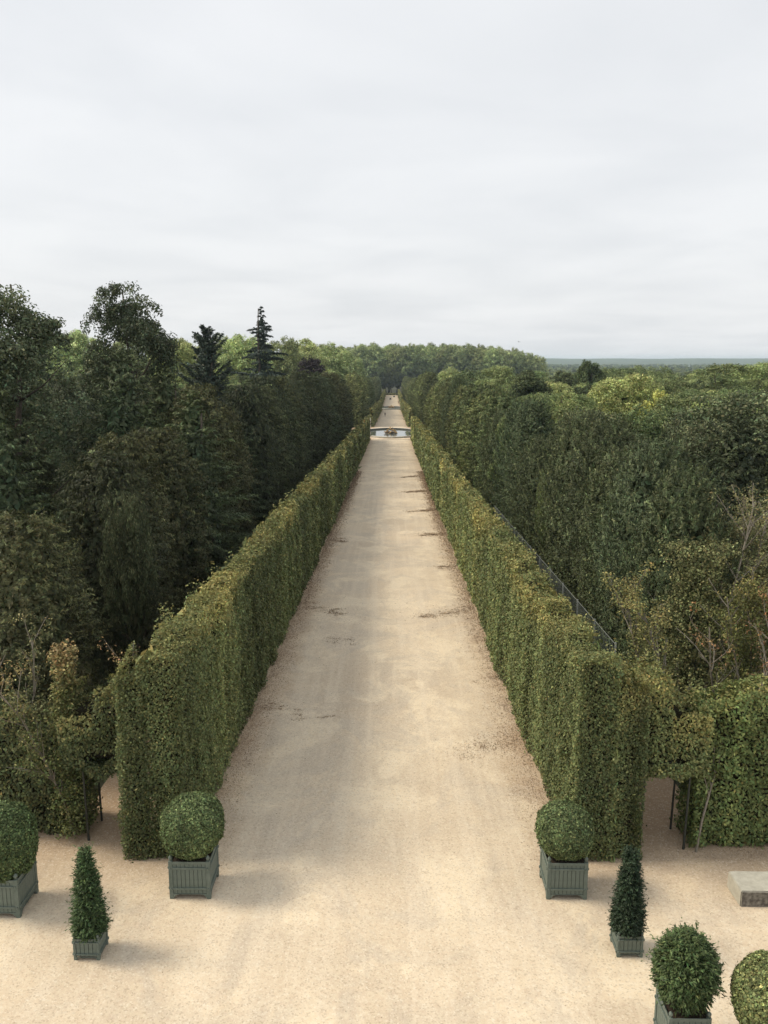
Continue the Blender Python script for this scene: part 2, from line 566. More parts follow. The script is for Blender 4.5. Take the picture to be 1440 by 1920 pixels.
def face_leaves(u0, u1, hfun, axis, pos, sgn, base, Lmin, Lk, cover, seed, ytop=.5, dens_far=None, patch=0.25, amp=.10, zlow=0.0, dark=1.0, cap=.5):
    """leaves over one vertical face. axis 'y': face runs along y at x=pos; 'x': runs along x at y=pos; sgn = outward side"""
    r = np.random.default_rng(seed)
    out = []
    step = 2.0 if axis == 'y' else 1.0
    m = max(1, int(round((u1 - u0) / step))); edges = np.linspace(u0, u1, m + 1)
    for a, b in zip(edges[:-1], edges[1:]):
        yc = (a + b) / 2 if axis == 'y' else pos
        h = hfun((a + b) / 2)
        L = min(max(Lmin, Lk * math.hypot(yc, 10)), max(cap, Lmin))
        n = int((b - a) * (h - zlow) * cover / (.29 * L * L))
        u = r.uniform(a, b, n); z = zlow + (h - zlow) * r.uniform(0, 1.0, n)
        out.append((u, z, np.full(n, h), np.full(n, L)))
    u, z, h, L = (np.concatenate(q) for q in zip(*out))
    n = len(u)
    gy = u if axis == 'y' else np.full(n, pos)
    Q = np.stack([u, z * .35, np.full(n, seed * 3.7)], -1)
    stem = np.sin(u * 5.2 + 1.5 * wav(Q, .9) * 2)                       # plant by plant ridges
    line = wav(np.stack([u, u * .3 + seed, u * 0 + seed], -1), 3.6)            # upright shear lines, plant by plant
    disp = amp * (.28 * line + .12 * stem + .9 * wav(Q, 1.1) + .75 * wav(np.stack([u, z, u * 0 + seed], -1), 2.6) + .45 * wav(np.stack([u, z, u * 0 + seed], -1), 6.5))
    depth = -np.abs(r.normal(0, .09 + .4 * L, n)) + r.uniform(0, .05, n) + .12 * (r.random(n) < .03)
    if zlow > 0:
        z = z - np.where(z < zlow + .5, np.clip(wav(np.stack([u, u * .5, u * 0 + seed], -1), 3.0), 0, 1) * .35, 0)
    off = sgn * (disp + depth)
    sh = np.where(z > h - .25, (z - (h - .25)) * .5, 0)                   # rounded top shoulder
    off = off - sgn * sh
    P = np.empty((n, 3)); N = r.normal(0, .55, (n, 3))
    if axis == 'y':
        P[:, 0] = pos + off; P[:, 1] = u; N[:, 0] += sgn * 1.0
    else:
        P[:, 0] = u; P[:, 1] = pos + off; N[:, 1] += sgn * 1.0
    P[:, 2] = gz(gy) + z
    N[:, 2] += .55
    T = r.normal(0, 1.0, (n, 3)); T[:, 2] -= .6
    tone = wav(np.stack([u, z * .25, np.full(n, seed * 1.3)], -1), .45)
    plant = np.sin(np.floor(u * .85 + seed) * 12.9898) * .5 + .5
    yel = np.clip((z - h + ytop + .8 * (plant - .3)) / 1.6, 0, .75) + np.clip(patch * .8 * (tone + plant - .95), 0, .5)
    cl = np.exp(.22 * tone + .22 * (plant - .5) + .08 * stem + .20 * line)
    bt = (np.asarray(HORN_Y)[None] * np.ones((n, 1)))
    brown = np.clip(wav(np.stack([u, z, np.full(n, seed * 9.1)], -1), .8) - .75, 0, 1)[:, None]
    bt = bt * (1 - brown) + np.asarray(HORN_B)[None] * brown
    col = lcol(n, base, .30, bt, yel, cl) * dark
    return dict(P=P, N=N, L=L * r.uniform(.7, 1.35, n), W=L * r.uniform(.42, .66, n), col=col, T=T)


def top_leaves(x0, x1, y0, y1, hfun, base, Lmin, Lk, cover, seed, shoots=0.0, along='y', yel=.45, cap=.5):
    r = np.random.default_rng(seed + 100)
    out = []
    m = max(1, int(round((y1 - y0) / 2.0))); edges = np.linspace(y0, y1, m + 1)
    for a, b in zip(edges[:-1], edges[1:]):
        L = min(max(Lmin, Lk * math.hypot((a + b) / 2, 10)), max(cap, Lmin))
        n = int((b - a) * (x1 - x0) * cover / (.29 * L * L))
        x = r.uniform(x0, x1, n); y = r.uniform(a, b, n)
        out.append((x, y, np.full(n, L)))
    x, y, L = (np.concatenate(q) for q in zip(*out)); n = len(x)
    h = hfun(y) if along == 'y' else np.vectorize(hfun, otypes=[float])(x)
    Q = np.stack([x, y, np.full(n, seed * 2.1)], -1)
    e = np.minimum(x - x0, x1 - x) if along == 'y' else np.minimum(y - y0, y1 - y)
    nr = np.clip(1.4 - y / 60, .35, 1)
    z = h + nr * (.16 * wav(Q, 1.4) + .14 * wav(Q, 3.5)) - .10 * np.exp(-e / .15) - np.abs(r.normal(0, .08, n))
    if shoots:
        k = r.random(n) < shoots
        clus = np.clip(wav(Q, 4.0) + .2, 0, 1.2)
        z = z + np.where(k, r.uniform(0, .6, n) * clus, 0)
    P = np.stack([x, y, gz(y) + z], -1)
    N = r.normal(0, .6, (n, 3)); N[:, 2] += 1
    pl = np.sin(np.floor(y * .85 + seed) * 12.9898) * .5 + .5
    col = lcol(n, base, .28, HORN_Y, np.clip(yel - .05 + .4 * (pl - .5) + .3 * wav(Q, .5), 0, .9), None)
    return dict(P=P, N=N, L=L * r.uniform(.7, 1.3, n), W=L * r.uniform(.42, .66, n), col=col)


def core_box(x0, x1, y0, y1, hfun, along='y', zlow=0.0):
    u0, u1 = (y0, y1) if along == 'y' else (x0, x1)
    m = max(2, int((u1 - u0) / 4) + 1); us = np.linspace(u0, u1, m)
    V = []
    for u in us:
        h = float(hfun(u)) - .32
        if along == 'y':
            b = float(gz(u)); V += [(x0, u, b + zlow), (x1, u, b + zlow), (x1, u, b + h), (x0, u, b + h)]
        else:
            b = float(gz((y0 + y1) / 2)); V += [(u, y0, b + zlow), (u, y1, b + zlow), (u, y1, b + h), (u, y0, b + h)]
    F = []
    for j in range(m - 1):
        for k in range(4):
            F.append((j * 4 + k, j * 4 + (k + 1) % 4, (j + 1) * 4 + (k + 1) % 4, (j + 1) * 4 + k))
    F += [(3, 2, 1, 0), tuple((m - 1) * 4 + k for k in range(4))]
    return V, F


def long_hedge(name, label, x_in, x_out, y0, y1, hfun, seed, near=False, Lk=.0036, base=HORN, shoots=.0, patch=.3, group="clipped hedges along the walk", ytop=.55, stub=None):
    s = 1 if x_in > x_out else -1             # outward direction of the face that looks at the walk
    root = empty(name, ((x_in + x_out) / 2, y0, float(gz(y0))))
    tag(root, label, "hedge", group)
    inv = Matrix.Translation(-root.location)
    xa, xb = sorted((x_in, x_out))
    L0 = .075 if near else .11
    parts = [face_leaves(y0, y1, hfun, 'y', x_in, s, base, L0, Lk, 1.9, seed, ytop=ytop, patch=patch, cap=.75 if y0 > 240 else .52)]
    parts.append(top_leaves(xa + .05, xb - .05, y0, y1, hfun, base, L0, Lk, 1.7, seed, shoots=shoots, cap=.8))
    parts.append(face_leaves(y0, y1, hfun, 'y', x_out, -s, base, .30, .008, 1.2, seed + 1, cap=1.1))
    hf = lambda x: float(hfun(y0))
    parts.append(face_leaves(xa + .02, xb - .02, hf, 'x', y0, -1, base, L0, Lk, 2.1, seed + 2, ytop=.3, patch=.12, amp=.08, cap=.6))
    hf2 = lambda x: float(hfun(y1))
    parts.append(face_leaves(xa + .02, xb - .02, hf2, 'x', y1, 1, base, .14, .004, 1.6, seed + 3, cap=.8))
    cores = [core_box(xa + .3, xb - .3, y0 + .3, y1 - .3, hfun)]
    if stub:                                  # the hedge returns sideways at its near end
        sx_, sy_, sh = stub
        a, b = sorted((x_out + s * .1, sx_))
        hs = lambda x: sh + .22 * math.sin(x * 7.0) + .12 * math.sin(x * 17.0)
        parts.append(face_leaves(a, b, hs, 'x', y0, -1, base, L0, Lk, 2.1, seed + 7, ytop=.6, patch=.2, amp=.10))
        parts.append(face_leaves(y0, y0 + sy_, lambda y: sh, 'y', sx_, -s, base, L0, Lk, 2.0, seed + 8, ytop=.4, amp=.08))
        parts.append(face_leaves(a, b, hs, 'x', y0 + sy_, 1, base, .12, Lk, 1.7, seed + 9))
        parts.append(top_leaves(a, b, y0, y0 + sy_, hs, base, L0, Lk, 1.9, seed + 10, shoots=.6, along='x', yel=.5))
        cores.append(core_box(a + .2, b - .28, y0 + .3, y0 + sy_ - .3, hs, 'x'))
    for d in parts: d['P'] = d['P'] - np.array(root.location)
    link("foliage", leaf_mesh("hedge_foliage", M_LEAF, parts), root)
    mb = MB()
    for V, F in cores: mb.add(V, F)
    mb.v = [tuple(np.array(p) - np.array(root.location)) for p in mb.v]
    link("twig_core", mb.mesh("twig_core", M_CORE), root)
    return root


HX = 5.35
hl = lambda y: 5.95 + .10 * np.sin(np.asarray(y) * .31) + .08 * np.sin(np.asarray(y) * 1.7) - .3 * np.clip((np.asarray(y, float) - 60) / 60, 0, 1)
hr = lambda y: 5.72 + .10 * np.sin(np.asarray(y) * .37) + .08 * np.sin(np.asarray(y) * 1.9) + .25 * np.clip((np.asarray(y, float) - 85) / 3, 0, 1)
h2 = lambda y: 5.7 + 0 * np.asarray(y, float)
long_hedge("clipped_hedge", "tall clipped hornbeam hedge along the left of the near walk, yellowing on top", -HX, -6.5, 20.95, 211, hl, 11, True, shoots=.3, stub=(-7.1, 1.3, 5.55))
long_hedge("clipped_hedge", "tall clipped hornbeam hedge right of the near walk, ending behind the ball topiary", HX, 6.5, 20.95, 87.0, hr, 23, True, shoots=.3, patch=.45, ytop=.8, stub=(7.3, 1.3, 5.2))
long_hedge("clipped_hedge", "clipped hedge right of the walk between a narrow slot and the first basin", HX - .08, 6.5, 87.45, 211, hr, 37, False, patch=.35)
long_hedge("clipped_hedge", "clipped hedge left of the walk between the two fountain basins", -HX, -6.5, 257, 470, h2, 41, base=(.215, .235, .10))
long_hedge("clipped_hedge", "clipped hedge right of the walk between the two fountain basins", HX, 6.5, 257, 470, h2, 43, base=(.215, .235, .10))
long_hedge("clipped_hedge", "farthest clipped hedge left of the walk past the second basin", -HX - .3, -6.8, 510, 745, h2, 47, base=(.215, .235, .10))
long_hedge("clipped_hedge", "farthest clipped hedge right of the walk past the second basin", HX + .3, 6.8, 510, 745, h2, 53, base=(.215, .235, .10))


def cross_hedge(name, label, x0, x1, y0, y1, hfun, seed, base, L0=.1, zlow=0.0, group=None, patch=.25, cover=2.0, ytop=.4, shoots=.15, cat="hedge"):
    root = empty(name, ((x0 + x1) / 2, y0, float(gz(y0))))
    tag(root, label, cat, group)
    parts = [face_leaves(x0, x1, hfun, 'x', y0, -1, base, L0, .0036, cover, seed, ytop=ytop, patch=patch, amp=.17, zlow=zlow),
             face_leaves(x0, x1, hfun, 'x', y1, 1, base, .16, .004, 1.5, seed + 1, zlow=zlow),
             top_leaves(x0, x1, y0, y1, hfun, base, L0, .0036, 1.8, seed, shoots=shoots, along='x', yel=.3)]
    for (xe, s) in ((x0, -1), (x1, 1)):
        parts.append(face_leaves(y0, y1, lambda y: float(hfun(xe)), 'y', xe, s, base, L0, .0036, 1.8, seed + 5, zlow=zlow))
    if zlow > 0:                               # the underside of the foliage over an arch
        n = 2600; r = np.random.default_rng(seed)
        P = np.stack([r.uniform(x0, x1, n), r.uniform(y0, y1, n), gz(y0) + zlow + r.uniform(-.08, .1, n)], -1)
        N = r.normal(0, .6, (n, 3)); N[:, 2] -= 1
        parts.append(dict(P=P, N=N, L=.13, W=.07, col=lcol(n, base, .3)))
    for d in parts: d['P'] = d['P'] - np.array(root.location)
    link("foliage", leaf_mesh("hedge_foliage", M_LEAF, parts), root)
    if x1 - x0 > .8:
        V, F = core_box(x0 + .28, x1 - .28, y0 + .28, y1 - .28, hfun, 'x', zlow + .25 * (zlow > 0))
        mb = MB().add(V, F); mb.v = [tuple(np.array(p) - np.array(root.location)) for p in mb.v]
        link("twig_core", mb.mesh("twig_core", M_CORE), root)
    return root


GREENER = (.155, .205, .072)
DULL = (.14, .155, .066)
cross_hedge("clipped_hedge", "bright green clipped hedge behind the stone block, right of the arch", 8.95, 17.5, 21.65, 23.0,
            lambda x: 4.45 + .25 * math.sin(x * 1.3), 61, GREENER, .115, patch=.15, shoots=.25)
cross_hedge("clipped_hedge", "ragged dull green hedge behind the ball planter at the photo's left edge", -17.5, -8.75, 22.2, 23.5,
            lambda x: 3.5 + .45 * math.sin(x * 2.1), 67, (.095, .118, .052), .115, patch=.2, shoots=.4)
cross_hedge("arch_foliage", "yellow-green hornbeam foliage grown over the right garden arch", 7.0, 9.2, 21.45, 22.9,
            lambda x: 5.2 - .9 * max(0, x - 7.6) + .25 * math.sin(x * 5), 71, (.145, .172, .068), .10, zlow=2.35, patch=.03, ytop=.55, shoots=.6, group="foliage over the two garden arches")
cross_hedge("arch_foliage", "dark hornbeam foliage grown over the left garden arch", -8.95, -6.9, 21.6, 22.9,
            lambda x: 4.3 + .45 * math.sin(x * 4), 73, (.10, .125, .052), .10, zlow=2.35, patch=.05, shoots=.5, group="foliage over the two garden arches")
cross_hedge("low_hedge", "low clipped hedge closing the far end of the walk", -9.2, 7.2, 757, 758.6, lambda x: 1.9, 79, (.16, .18, .08), .6, shoots=0)

# ------------------------------------------------------------------ garden arches and trellis
def garden_arch(label, xa, xb, y, lean=0.0):
    root = empty("garden_arch", ((xa + xb) / 2, y, float(gz(y))))
    tag(root, label, "arch", "arch frames in the hedge line")
    hw = (xb - xa) / 2
    for s in (-1, 1):
        mb = MB(); mb.tube([(s * hw, 0, -.05), (s * hw + lean * .5, 0, 1.1), (s * hw + lean, .0, 2.25)], [.038, .034, .03], 8)
        link("post", mb.mesh("post", M_IRON), root)
        mb = MB(); mb.tube([(s * hw, 1.1, -.05), (s * hw + lean, 1.1, 2.25)], [.034, .03], 8)
        link("post", mb.mesh("post", M_IRON), root)
    for yy in (0, 1.1):
        pts = [(hw * math.cos(a) + lean, yy, 2.25 + .42 * math.sin(a)) for a in np.linspace(0, math.pi, 11)]
        link("arch_bar", MB().tube(pts, .022, 6).mesh("arch_bar", M_IRON), root)
    for s in (-1, 1):
        link("side_rail", MB().tube([(s * hw + lean, 0, 2.2), (s * hw + lean, 1.1, 2.2)], .02, 5).mesh("side_rail", M_IRON), root)
    return root


garden_arch("dark slim posts and hoop of the right arch, beside the bright hedge", 7.42, 8.68, 21.6, .05)
garden_arch("dark slim posts and hoop of the left arch, behind the cone planter", -8.45, -7.2, 21.9, -.03)


def trellis(label, x, y0, y1, h, pitch=.13):
    root = empty("trellis_fence", (x, y0, float(gz(y0)))); tag(root, label, "fence")
    z0 = float(gz(y0))
    for yy in np.arange(y0, y1 + .01, 2.4):
        b = float(gz(yy)) - z0
        link("post", MB().box(-.02, .02, yy - y0 - .02, yy - y0 + .02, b, b + h + .05).mesh("post", M_WIRE), root)
    mb = MB()
    for zz in (h, h - 1.0):
        for a, b in ((y0, y1),):
            mb.tube([(0, 0, zz), (0, y1 - y0, float(gz(y1)) - z0 + zz)], .007, 4)
    link("rail", mb.mesh("rail", M_WIRE), root)
    mb = MB()
    for yy in np.arange(y0 + pitch, y1, pitch):
        b = float(gz(yy)) - z0
        mb.tube([(0, yy - y0, b + h - 1.9), (0, yy - y0, b + h)], .006, 3, False)
    o = link("lattice_bars", mb.mesh("lattice_bars", M_WIRE), root); o["kind"] = "stuff"
    return root


trellis("fine metal trellis showing above the back of the right hedge", 6.62, 22.2, 50.0, 5.92, .16)
trellis("low dark lattice fence behind the right arch opening", 9.95, 25.5, 33.0, 1.9)

# ------------------------------------------------------------------ tree crowns
def clump_leaves(C, Rc, k, leaf, base, r, flat=.7, dv=.25, cdv=.28, alt=None, pa=0., up=.6, asp=.6):
    M = len(C)
    Rc = np.broadcast_to(np.asarray(Rc, float), (M,))
    d = unit(r.normal(size=(M, k, 3)))
    rad = r.uniform(.25, 1, (M, k, 1)) ** .5
    P = C[:, None] + d * rad * Rc[:, None, None] * np.array([1, 1, flat])
    N = d + np.array([0, 0, up]) + r.normal(0, .45, (M, k, 3))
    cl = np.exp(r.normal(0, cdv, M))[:, None] * np.ones((M, k))
    n = M * k
    pa_ = (np.broadcast_to(np.asarray(pa, float).reshape(-1, 1) if np.ndim(pa) else pa, (M, k))).reshape(-1)
    return dict(P=P.reshape(-1, 3), N=N.reshape(-1, 3), L=leaf * r.uniform(.7, 1.35, n), W=leaf * asp * r.uniform(.7, 1.3, n),
                col=lcol(n, base, dv, alt, np.array(pa_), cl.reshape(-1)))


def spray_leaves(S, D, L, k, leaf, wid, base, r, droop=.3, spread=.10, dv=.25, cdv=.25, alt=None, pa=0., nup=1., nout=.5):
    M = len(S); L = np.broadcast_to(np.asarray(L, float), (M,))
    t = r.uniform(0, 1, (M, k, 1))
    D = unit(D)
    P = S[:, None] + D[:, None] * L[:, None, None] * t + np.array([0, 0, -1]) * (droop * L)[:, None, None] * t * t
    P = P + r.normal(0, 1, (M, k, 3)) * (spread * L)[:, None, None] * (1.05 - t)
    T = D[:, None] + np.array([0, 0, -2 * droop]) * t + r.normal(0, .35, (M, k, 3))
    N = np.array([0, 0, nup]) + nout * D[:, None] * np.array([1, 1, .2 if nout > .8 else 1]) + r.normal(0, .5, (M, k, 3))
    cl = np.exp(r.normal(0, cdv, M))[:, None] * np.ones((M, k)); n = M * k
    pt = (np.asarray(pa) + .35 * (t[..., 0] - .6)).clip(0, 1).reshape(-1) if alt is not None else 0
    return dict(P=P.reshape(-1, 3), N=N.reshape(-1, 3), T=T.reshape(-1, 3), L=leaf * r.uniform(.7, 1.4, n), W=wid * r.uniform(.7, 1.3, n),
                col=lcol(n, base, dv, alt, pt, cl.reshape(-1)))


def crown_yew_column(seed, h=14., rx=2.7, base=(.058, .072, .034), alt=(.14, .15, .06), up=.5, n=1400, k=19, leaf=.22, wid=.068, power=2.6):
    r = np.random.default_rng(seed)
    z = h * r.uniform(0.0, 1, n) ** .85; a = r.uniform(0, 6.283, n)
    top = np.clip((z / h - .62) / .38, 0, 1)
    prof = (1 - .8 * top ** 1.7)
    lob = 1 + .13 * np.sin(3 * a + seed) + .10 * np.sin(5 * a + z * .7) + .10 * np.sin(z * 1.3 + 2 * a)
    ca, sa = np.cos(a), np.sin(a)
    se = (np.abs(ca) ** power + np.abs(sa) ** power) ** (-1 / power)
    rad = rx * prof * lob * se * r.uniform(.72, 1.0, n)
    S = np.stack([ca * rad, sa * rad, z], -1)
    D = np.stack([ca * .8, sa * .8, np.full(n, up)], -1) + r.normal(0, .25, (n, 3))
    parts = [spray_leaves(S, D, r.uniform(.6, 1.25, n), k, leaf, wid, base, r, .35 if up < 1 else .05, .13, cdv=.33, alt=alt, pa=.12, nup=.35, nout=1.2)]
    m = 3500; z = h * r.uniform(0, .95, m); a = r.uniform(0, 6.283, m)
    rad = .62 * rx * (1 - .8 * np.clip((z / h - .62) / .38, 0, 1) ** 1.7) * r.uniform(.8, 1, m)
    P = np.stack([np.cos(a) * rad, np.sin(a) * rad, z], -1); N = np.stack([np.cos(a), np.sin(a), a * 0 + .2], -1)
    parts.append(dict(P=P, N=N + r.normal(0, .3, (m, 3)), L=.45, W=.26, col=lcol(m, np.asarray(base), .25)))
    return parts


def crown_limbs(seed, h, prof, nl, base, alt, elev=(.2, .6), leaf=.17, wid=.055, k=19, droop=.35, start=.06, side=9, pa=.15, spl=.9, fillr=.45):
    """feathery conifer: limbs leave the stem, each carrying two-sided drooping sprays"""
    r = np.random.default_rng(seed)
    S, D, L = [], [], []
    ga = 2.39996
    for i in range(nl):
        f = start + (1 - start) * (i + r.uniform(-.4, .4)) / nl
        f = min(max(f, .02), .985)
        az = i * ga + r.normal(0, .25); le = prof(f) * r.uniform(.7, 1.12)
        el = elev[0] + (elev[1] - elev[0]) * f + r.normal(0, .08)
        d = np.array([math.cos(az) * math.cos(el), math.sin(az) * math.cos(el), math.sin(el)])
        q = np.array([-math.sin(az), math.cos(az), 0])
        m = max(2, int(side * le / 3.0) + 1)
        for j in range(m):
            t = (j + .6) / m
            p = np.array([0, 0, f * h]) + d * le * t - np.array([0, 0, droop * le * t * t * .45])
            for s in (-1, 1, 0):
                S.append(p); D.append(d * r.uniform(.6, 1) + q * s * r.uniform(.5, .9) + np.array([0, 0, r.normal(.05, .15)]))
                L.append(spl * r.uniform(.6, 1.1) * (1.15 - .5 * t) * (.22 + .78 * min(1, le / 2.6)))
    S, D, L = np.array(S), np.array(D), np.array(L)
    parts = [spray_leaves(S, D, L, k, leaf, wid, base, r, droop, .12, cdv=.28, alt=alt, pa=pa)]
    if fillr:
        m = int(130 * h); z = h * r.uniform(0.02, .93, m); a = r.uniform(0, 6.283, m)
        rad = np.array([prof(q / h) for q in z]) * fillr * r.uniform(.6, 1, m)
        P = np.stack([np.cos(a) * rad, np.sin(a) * rad, z], -1)
        parts.append(dict(P=P, N=np.stack([np.cos(a), np.sin(a), a * 0 + .4], -1) + r.normal(0, .3, (m, 3)), L=.4, W=.22, col=lcol(m, np.asarray(base), .2)))
    return parts


def crown_broad(seed, h, rad, base, alt, nlobe=18, ncl=26, k=26, leaf=.28, hb=.25, pa=.12, sparse=0.0, flat=.72, dome=1.0, cr=.9, fill=True, topalt=.2):
    """broadleaved crown: lobes on an uneven dome, clumps on the lobes, leaves on the clumps"""
    r = np.random.default_rng(seed)
    zc = h * (hb + 1) / 2; rz = h * (1 - hb) / 2
    C, PA = [], []
    lobes = []
    for i in range(nlobe):
        d = unit(r.normal(size=3)); d[2] = abs(d[2]) * 1.0 - .35 * (r.random() < .4)
        d = unit(d)
        f = r.uniform(.55, .86)
        c = np.array([d[0] * rad * f, d[1] * rad * f, zc + d[2] * rz * f * dome])
        lobes.append((c, r.uniform(.28, .44) * min(rad, rz)))
    lobes.append((np.array([0, 0, zc]), .6 * min(rad, rz)))
    for c, lr in lobes:
        m = int(ncl * (1 - sparse * r.random()))
        d = unit(r.normal(size=(m, 3)) + np.array([0, 0, .25]) + unit(c - np.array([0, 0, zc]) + 1e-6) * .5)
        p = c + d * lr * r.uniform(.75, 1.08, (m, 1)) * np.array([1, 1, flat + .2])
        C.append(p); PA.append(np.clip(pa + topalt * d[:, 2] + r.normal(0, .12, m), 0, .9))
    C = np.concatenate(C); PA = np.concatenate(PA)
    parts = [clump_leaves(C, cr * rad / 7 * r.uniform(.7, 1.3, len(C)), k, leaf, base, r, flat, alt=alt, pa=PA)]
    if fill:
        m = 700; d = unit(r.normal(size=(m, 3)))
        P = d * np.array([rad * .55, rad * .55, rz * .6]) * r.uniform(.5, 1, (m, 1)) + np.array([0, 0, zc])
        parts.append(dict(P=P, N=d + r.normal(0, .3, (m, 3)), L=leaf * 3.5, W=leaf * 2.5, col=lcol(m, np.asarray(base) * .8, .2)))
    return parts


def trunk_mesh(name, h, r0, seed, limbs=6, spread=2.5, mat=None, top=.9, lo=.3):
    r = np.random.default_rng(seed); mb = MB()
    n = 7; pts = []
    off = np.zeros(2)
    for i in range(n):
        off = off + r.normal(0, .012 * h, 2) * (i > 0)
        pts.append((off[0], off[1], -.25 + (h * top + .25) * i / (n - 1)))
    rd = [r0 * (1.25 if i == 0 else 1) * (1 - .85 * i / (n - 1)) for i in range(n)]
    mb.tube(pts, rd, 7)
    for j in range(limbs):
        f = r.uniform(lo, .85); i = int(f * (n - 1)); b = np.array(pts[i]); az = r.uniform(0, 6.28); L = spread * r.uniform(.6, 1.1)
        e = b + np.array([math.cos(az) * L, math.sin(az) * L, L * r.uniform(.4, .9)])
        mid = (b + e) / 2 + np.array([0, 0, -.1 * L])
        mb.tube([b, mid, e], [rd[i] * .5, rd[i] * .32, rd[i] * .10], 5)
    return mb.mesh(name, mat or M_BARK, smooth=True)


KIND = {}


def kind(key, name, crown_parts, trunk, mat, h):
    KIND[key] = (name, leaf_mesh(name + "_crown", mat, crown_parts), trunk, h)


YEWB = (.040, .050, .022)
kind('yw0', "yew_tree", crown_yew_column(1, up=.45), trunk_mesh("yew_trunk", 14, .25, 1, 4, 1.2), M_YEW, 14)
kind('yw1', "yew_tree", crown_yew_column(2, up=.7, base=(.080, .088, .040), alt=(.19, .185, .072)), trunk_mesh("yew_trunk", 14, .25, 2, 4, 1.2), M_YEW, 14)
kind('yw2', "yew_tree", crown_yew_column(3, up=.1, base=(.05, .068, .036)), trunk_mesh("yew_trunk", 14, .25, 3, 4, 1.2), M_YEW, 14)
kind('yr0', "upright_yew", crown_yew_column(6, up=1.6, base=(.092, .118, .054), alt=(.21, .235, .10), leaf=.24, wid=.06, power=4), trunk_mesh("yew_trunk", 14, .25, 6, 4, 1.2), M_YEW, 14)
kind('yr1', "upright_yew", crown_yew_column(7, up=1.2, base=(.078, .108, .054), alt=(.17, .20, .085), leaf=.24, wid=.06, power=4), trunk_mesh("yew_trunk", 14, .25, 7, 4, 1.2), M_YEW, 14)
kind('hw0', "clipped_tree", crown_yew_column(4, up=.6, base=(.17, .20, .085), alt=(.32, .32, .13), leaf=.24, wid=.12, power=4, n=1400, k=20), trunk_mesh("hornbeam_trunk", 14, .2, 4, 4, 1.2), M_TREE, 14)
kind('hw1', "clipped_tree", crown_yew_column(5, up=.8, base=(.14, .175, .078), alt=(.27, .28, .11), leaf=.24, wid=.12, power=4, n=1400, k=20), trunk_mesh("hornbeam_trunk", 14, .2, 5, 4, 1.2), M_TREE, 14)
fy_prof = lambda f: 4.6 * (1 - f) ** .75 * (.55 + .45 * min(1, f * 6)) + .25
kind('hw2', "clipped_tree", crown_yew_column(8, up=.6, base=(.24, .27, .11), alt=(.38, .38, .16), leaf=.26, wid=.14, power=4, n=1000, k=18), trunk_mesh("hornbeam_trunk", 14, .2, 8, 4, 1.2), M_TREE, 14)  # brighter leaf colours stand in for sun on the far left wall
kind('fy0', "feathery_yew", crown_limbs(11, 12, fy_prof, 95, (.080, .105, .046), (.20, .22, .09), (.15, .75), side=10), trunk_mesh("yew_trunk", 12, .3, 11, 5, 2), M_YEW, 12)
kind('fy1', "feathery_yew", crown_limbs(12, 12, lambda f: 5.0 * (1 - f) ** .6 * (.6 + .4 * min(1, f * 6)) + .25, 95, (.072, .102, .050), (.18, .21, .09), (.05, .65), side=10), trunk_mesh("yew_trunk", 12, .3, 12, 5, 2), M_YEW, 12)
kind('sp', "spire_conifer", crown_limbs(13, 25, lambda f: 14.5 * (1 - f) * (.70 + .36 * math.sin(f * 46)) + .12, 110, (.045, .065, .052), (.08, .10, .075), (-.1, .22), leaf=.42, wid=.14, k=11, droop=.28, side=8, spl=1.15, fillr=.42), trunk_mesh("conifer_trunk", 25, .45, 13, 0, top=.98), M_YEW, 25)
kind('dy', "dark_conifer", crown_limbs(14, 19, lambda f: 6.4 * (1 - f) ** .55 * (.8 + .25 * math.sin(f * 31)) + .3, 130, (.042, .06, .045), (.085, .105, .065), (.1, .9), leaf=.36, wid=.14, k=9, droop=.1, side=9, spl=1.2), trunk_mesh("conifer_trunk", 19, .4, 14, 3, top=.97), M_YEW, 19)
MID, MIDA = (.15, .20, .078), (.29, .34, .14)
PALE, PALEA = (.29, .35, .13), (.47, .50, .21)
DARKB, DARKA = (.068, .094, .042), (.16, .18, .075)
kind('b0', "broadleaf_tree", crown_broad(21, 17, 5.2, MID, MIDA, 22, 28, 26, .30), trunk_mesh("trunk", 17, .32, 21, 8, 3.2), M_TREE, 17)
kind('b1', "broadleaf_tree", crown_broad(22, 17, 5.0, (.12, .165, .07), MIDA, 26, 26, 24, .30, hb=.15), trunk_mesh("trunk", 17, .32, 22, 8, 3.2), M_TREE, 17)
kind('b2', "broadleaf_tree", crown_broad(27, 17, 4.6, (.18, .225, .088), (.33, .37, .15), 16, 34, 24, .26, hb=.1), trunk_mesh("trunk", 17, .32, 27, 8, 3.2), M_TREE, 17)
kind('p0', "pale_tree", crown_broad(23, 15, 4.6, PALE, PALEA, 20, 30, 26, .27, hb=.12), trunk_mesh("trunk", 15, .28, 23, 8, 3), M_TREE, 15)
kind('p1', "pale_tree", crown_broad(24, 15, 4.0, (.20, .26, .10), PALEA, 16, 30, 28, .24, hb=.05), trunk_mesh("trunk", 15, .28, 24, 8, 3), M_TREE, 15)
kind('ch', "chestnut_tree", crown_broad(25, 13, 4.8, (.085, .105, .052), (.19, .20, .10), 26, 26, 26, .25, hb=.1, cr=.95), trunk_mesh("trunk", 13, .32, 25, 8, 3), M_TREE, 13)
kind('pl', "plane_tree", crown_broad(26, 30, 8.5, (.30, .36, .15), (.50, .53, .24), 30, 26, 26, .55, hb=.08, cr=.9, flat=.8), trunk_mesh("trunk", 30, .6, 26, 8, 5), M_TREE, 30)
kind('pl2', "plane_tree", crown_broad(28, 30, 8.0, (.28, .34, .15), (.48, .51, .23), 34, 24, 26, .55, hb=.05, cr=.85, flat=.9), trunk_mesh("trunk", 30, .6, 28, 8, 5), M_TREE, 30)
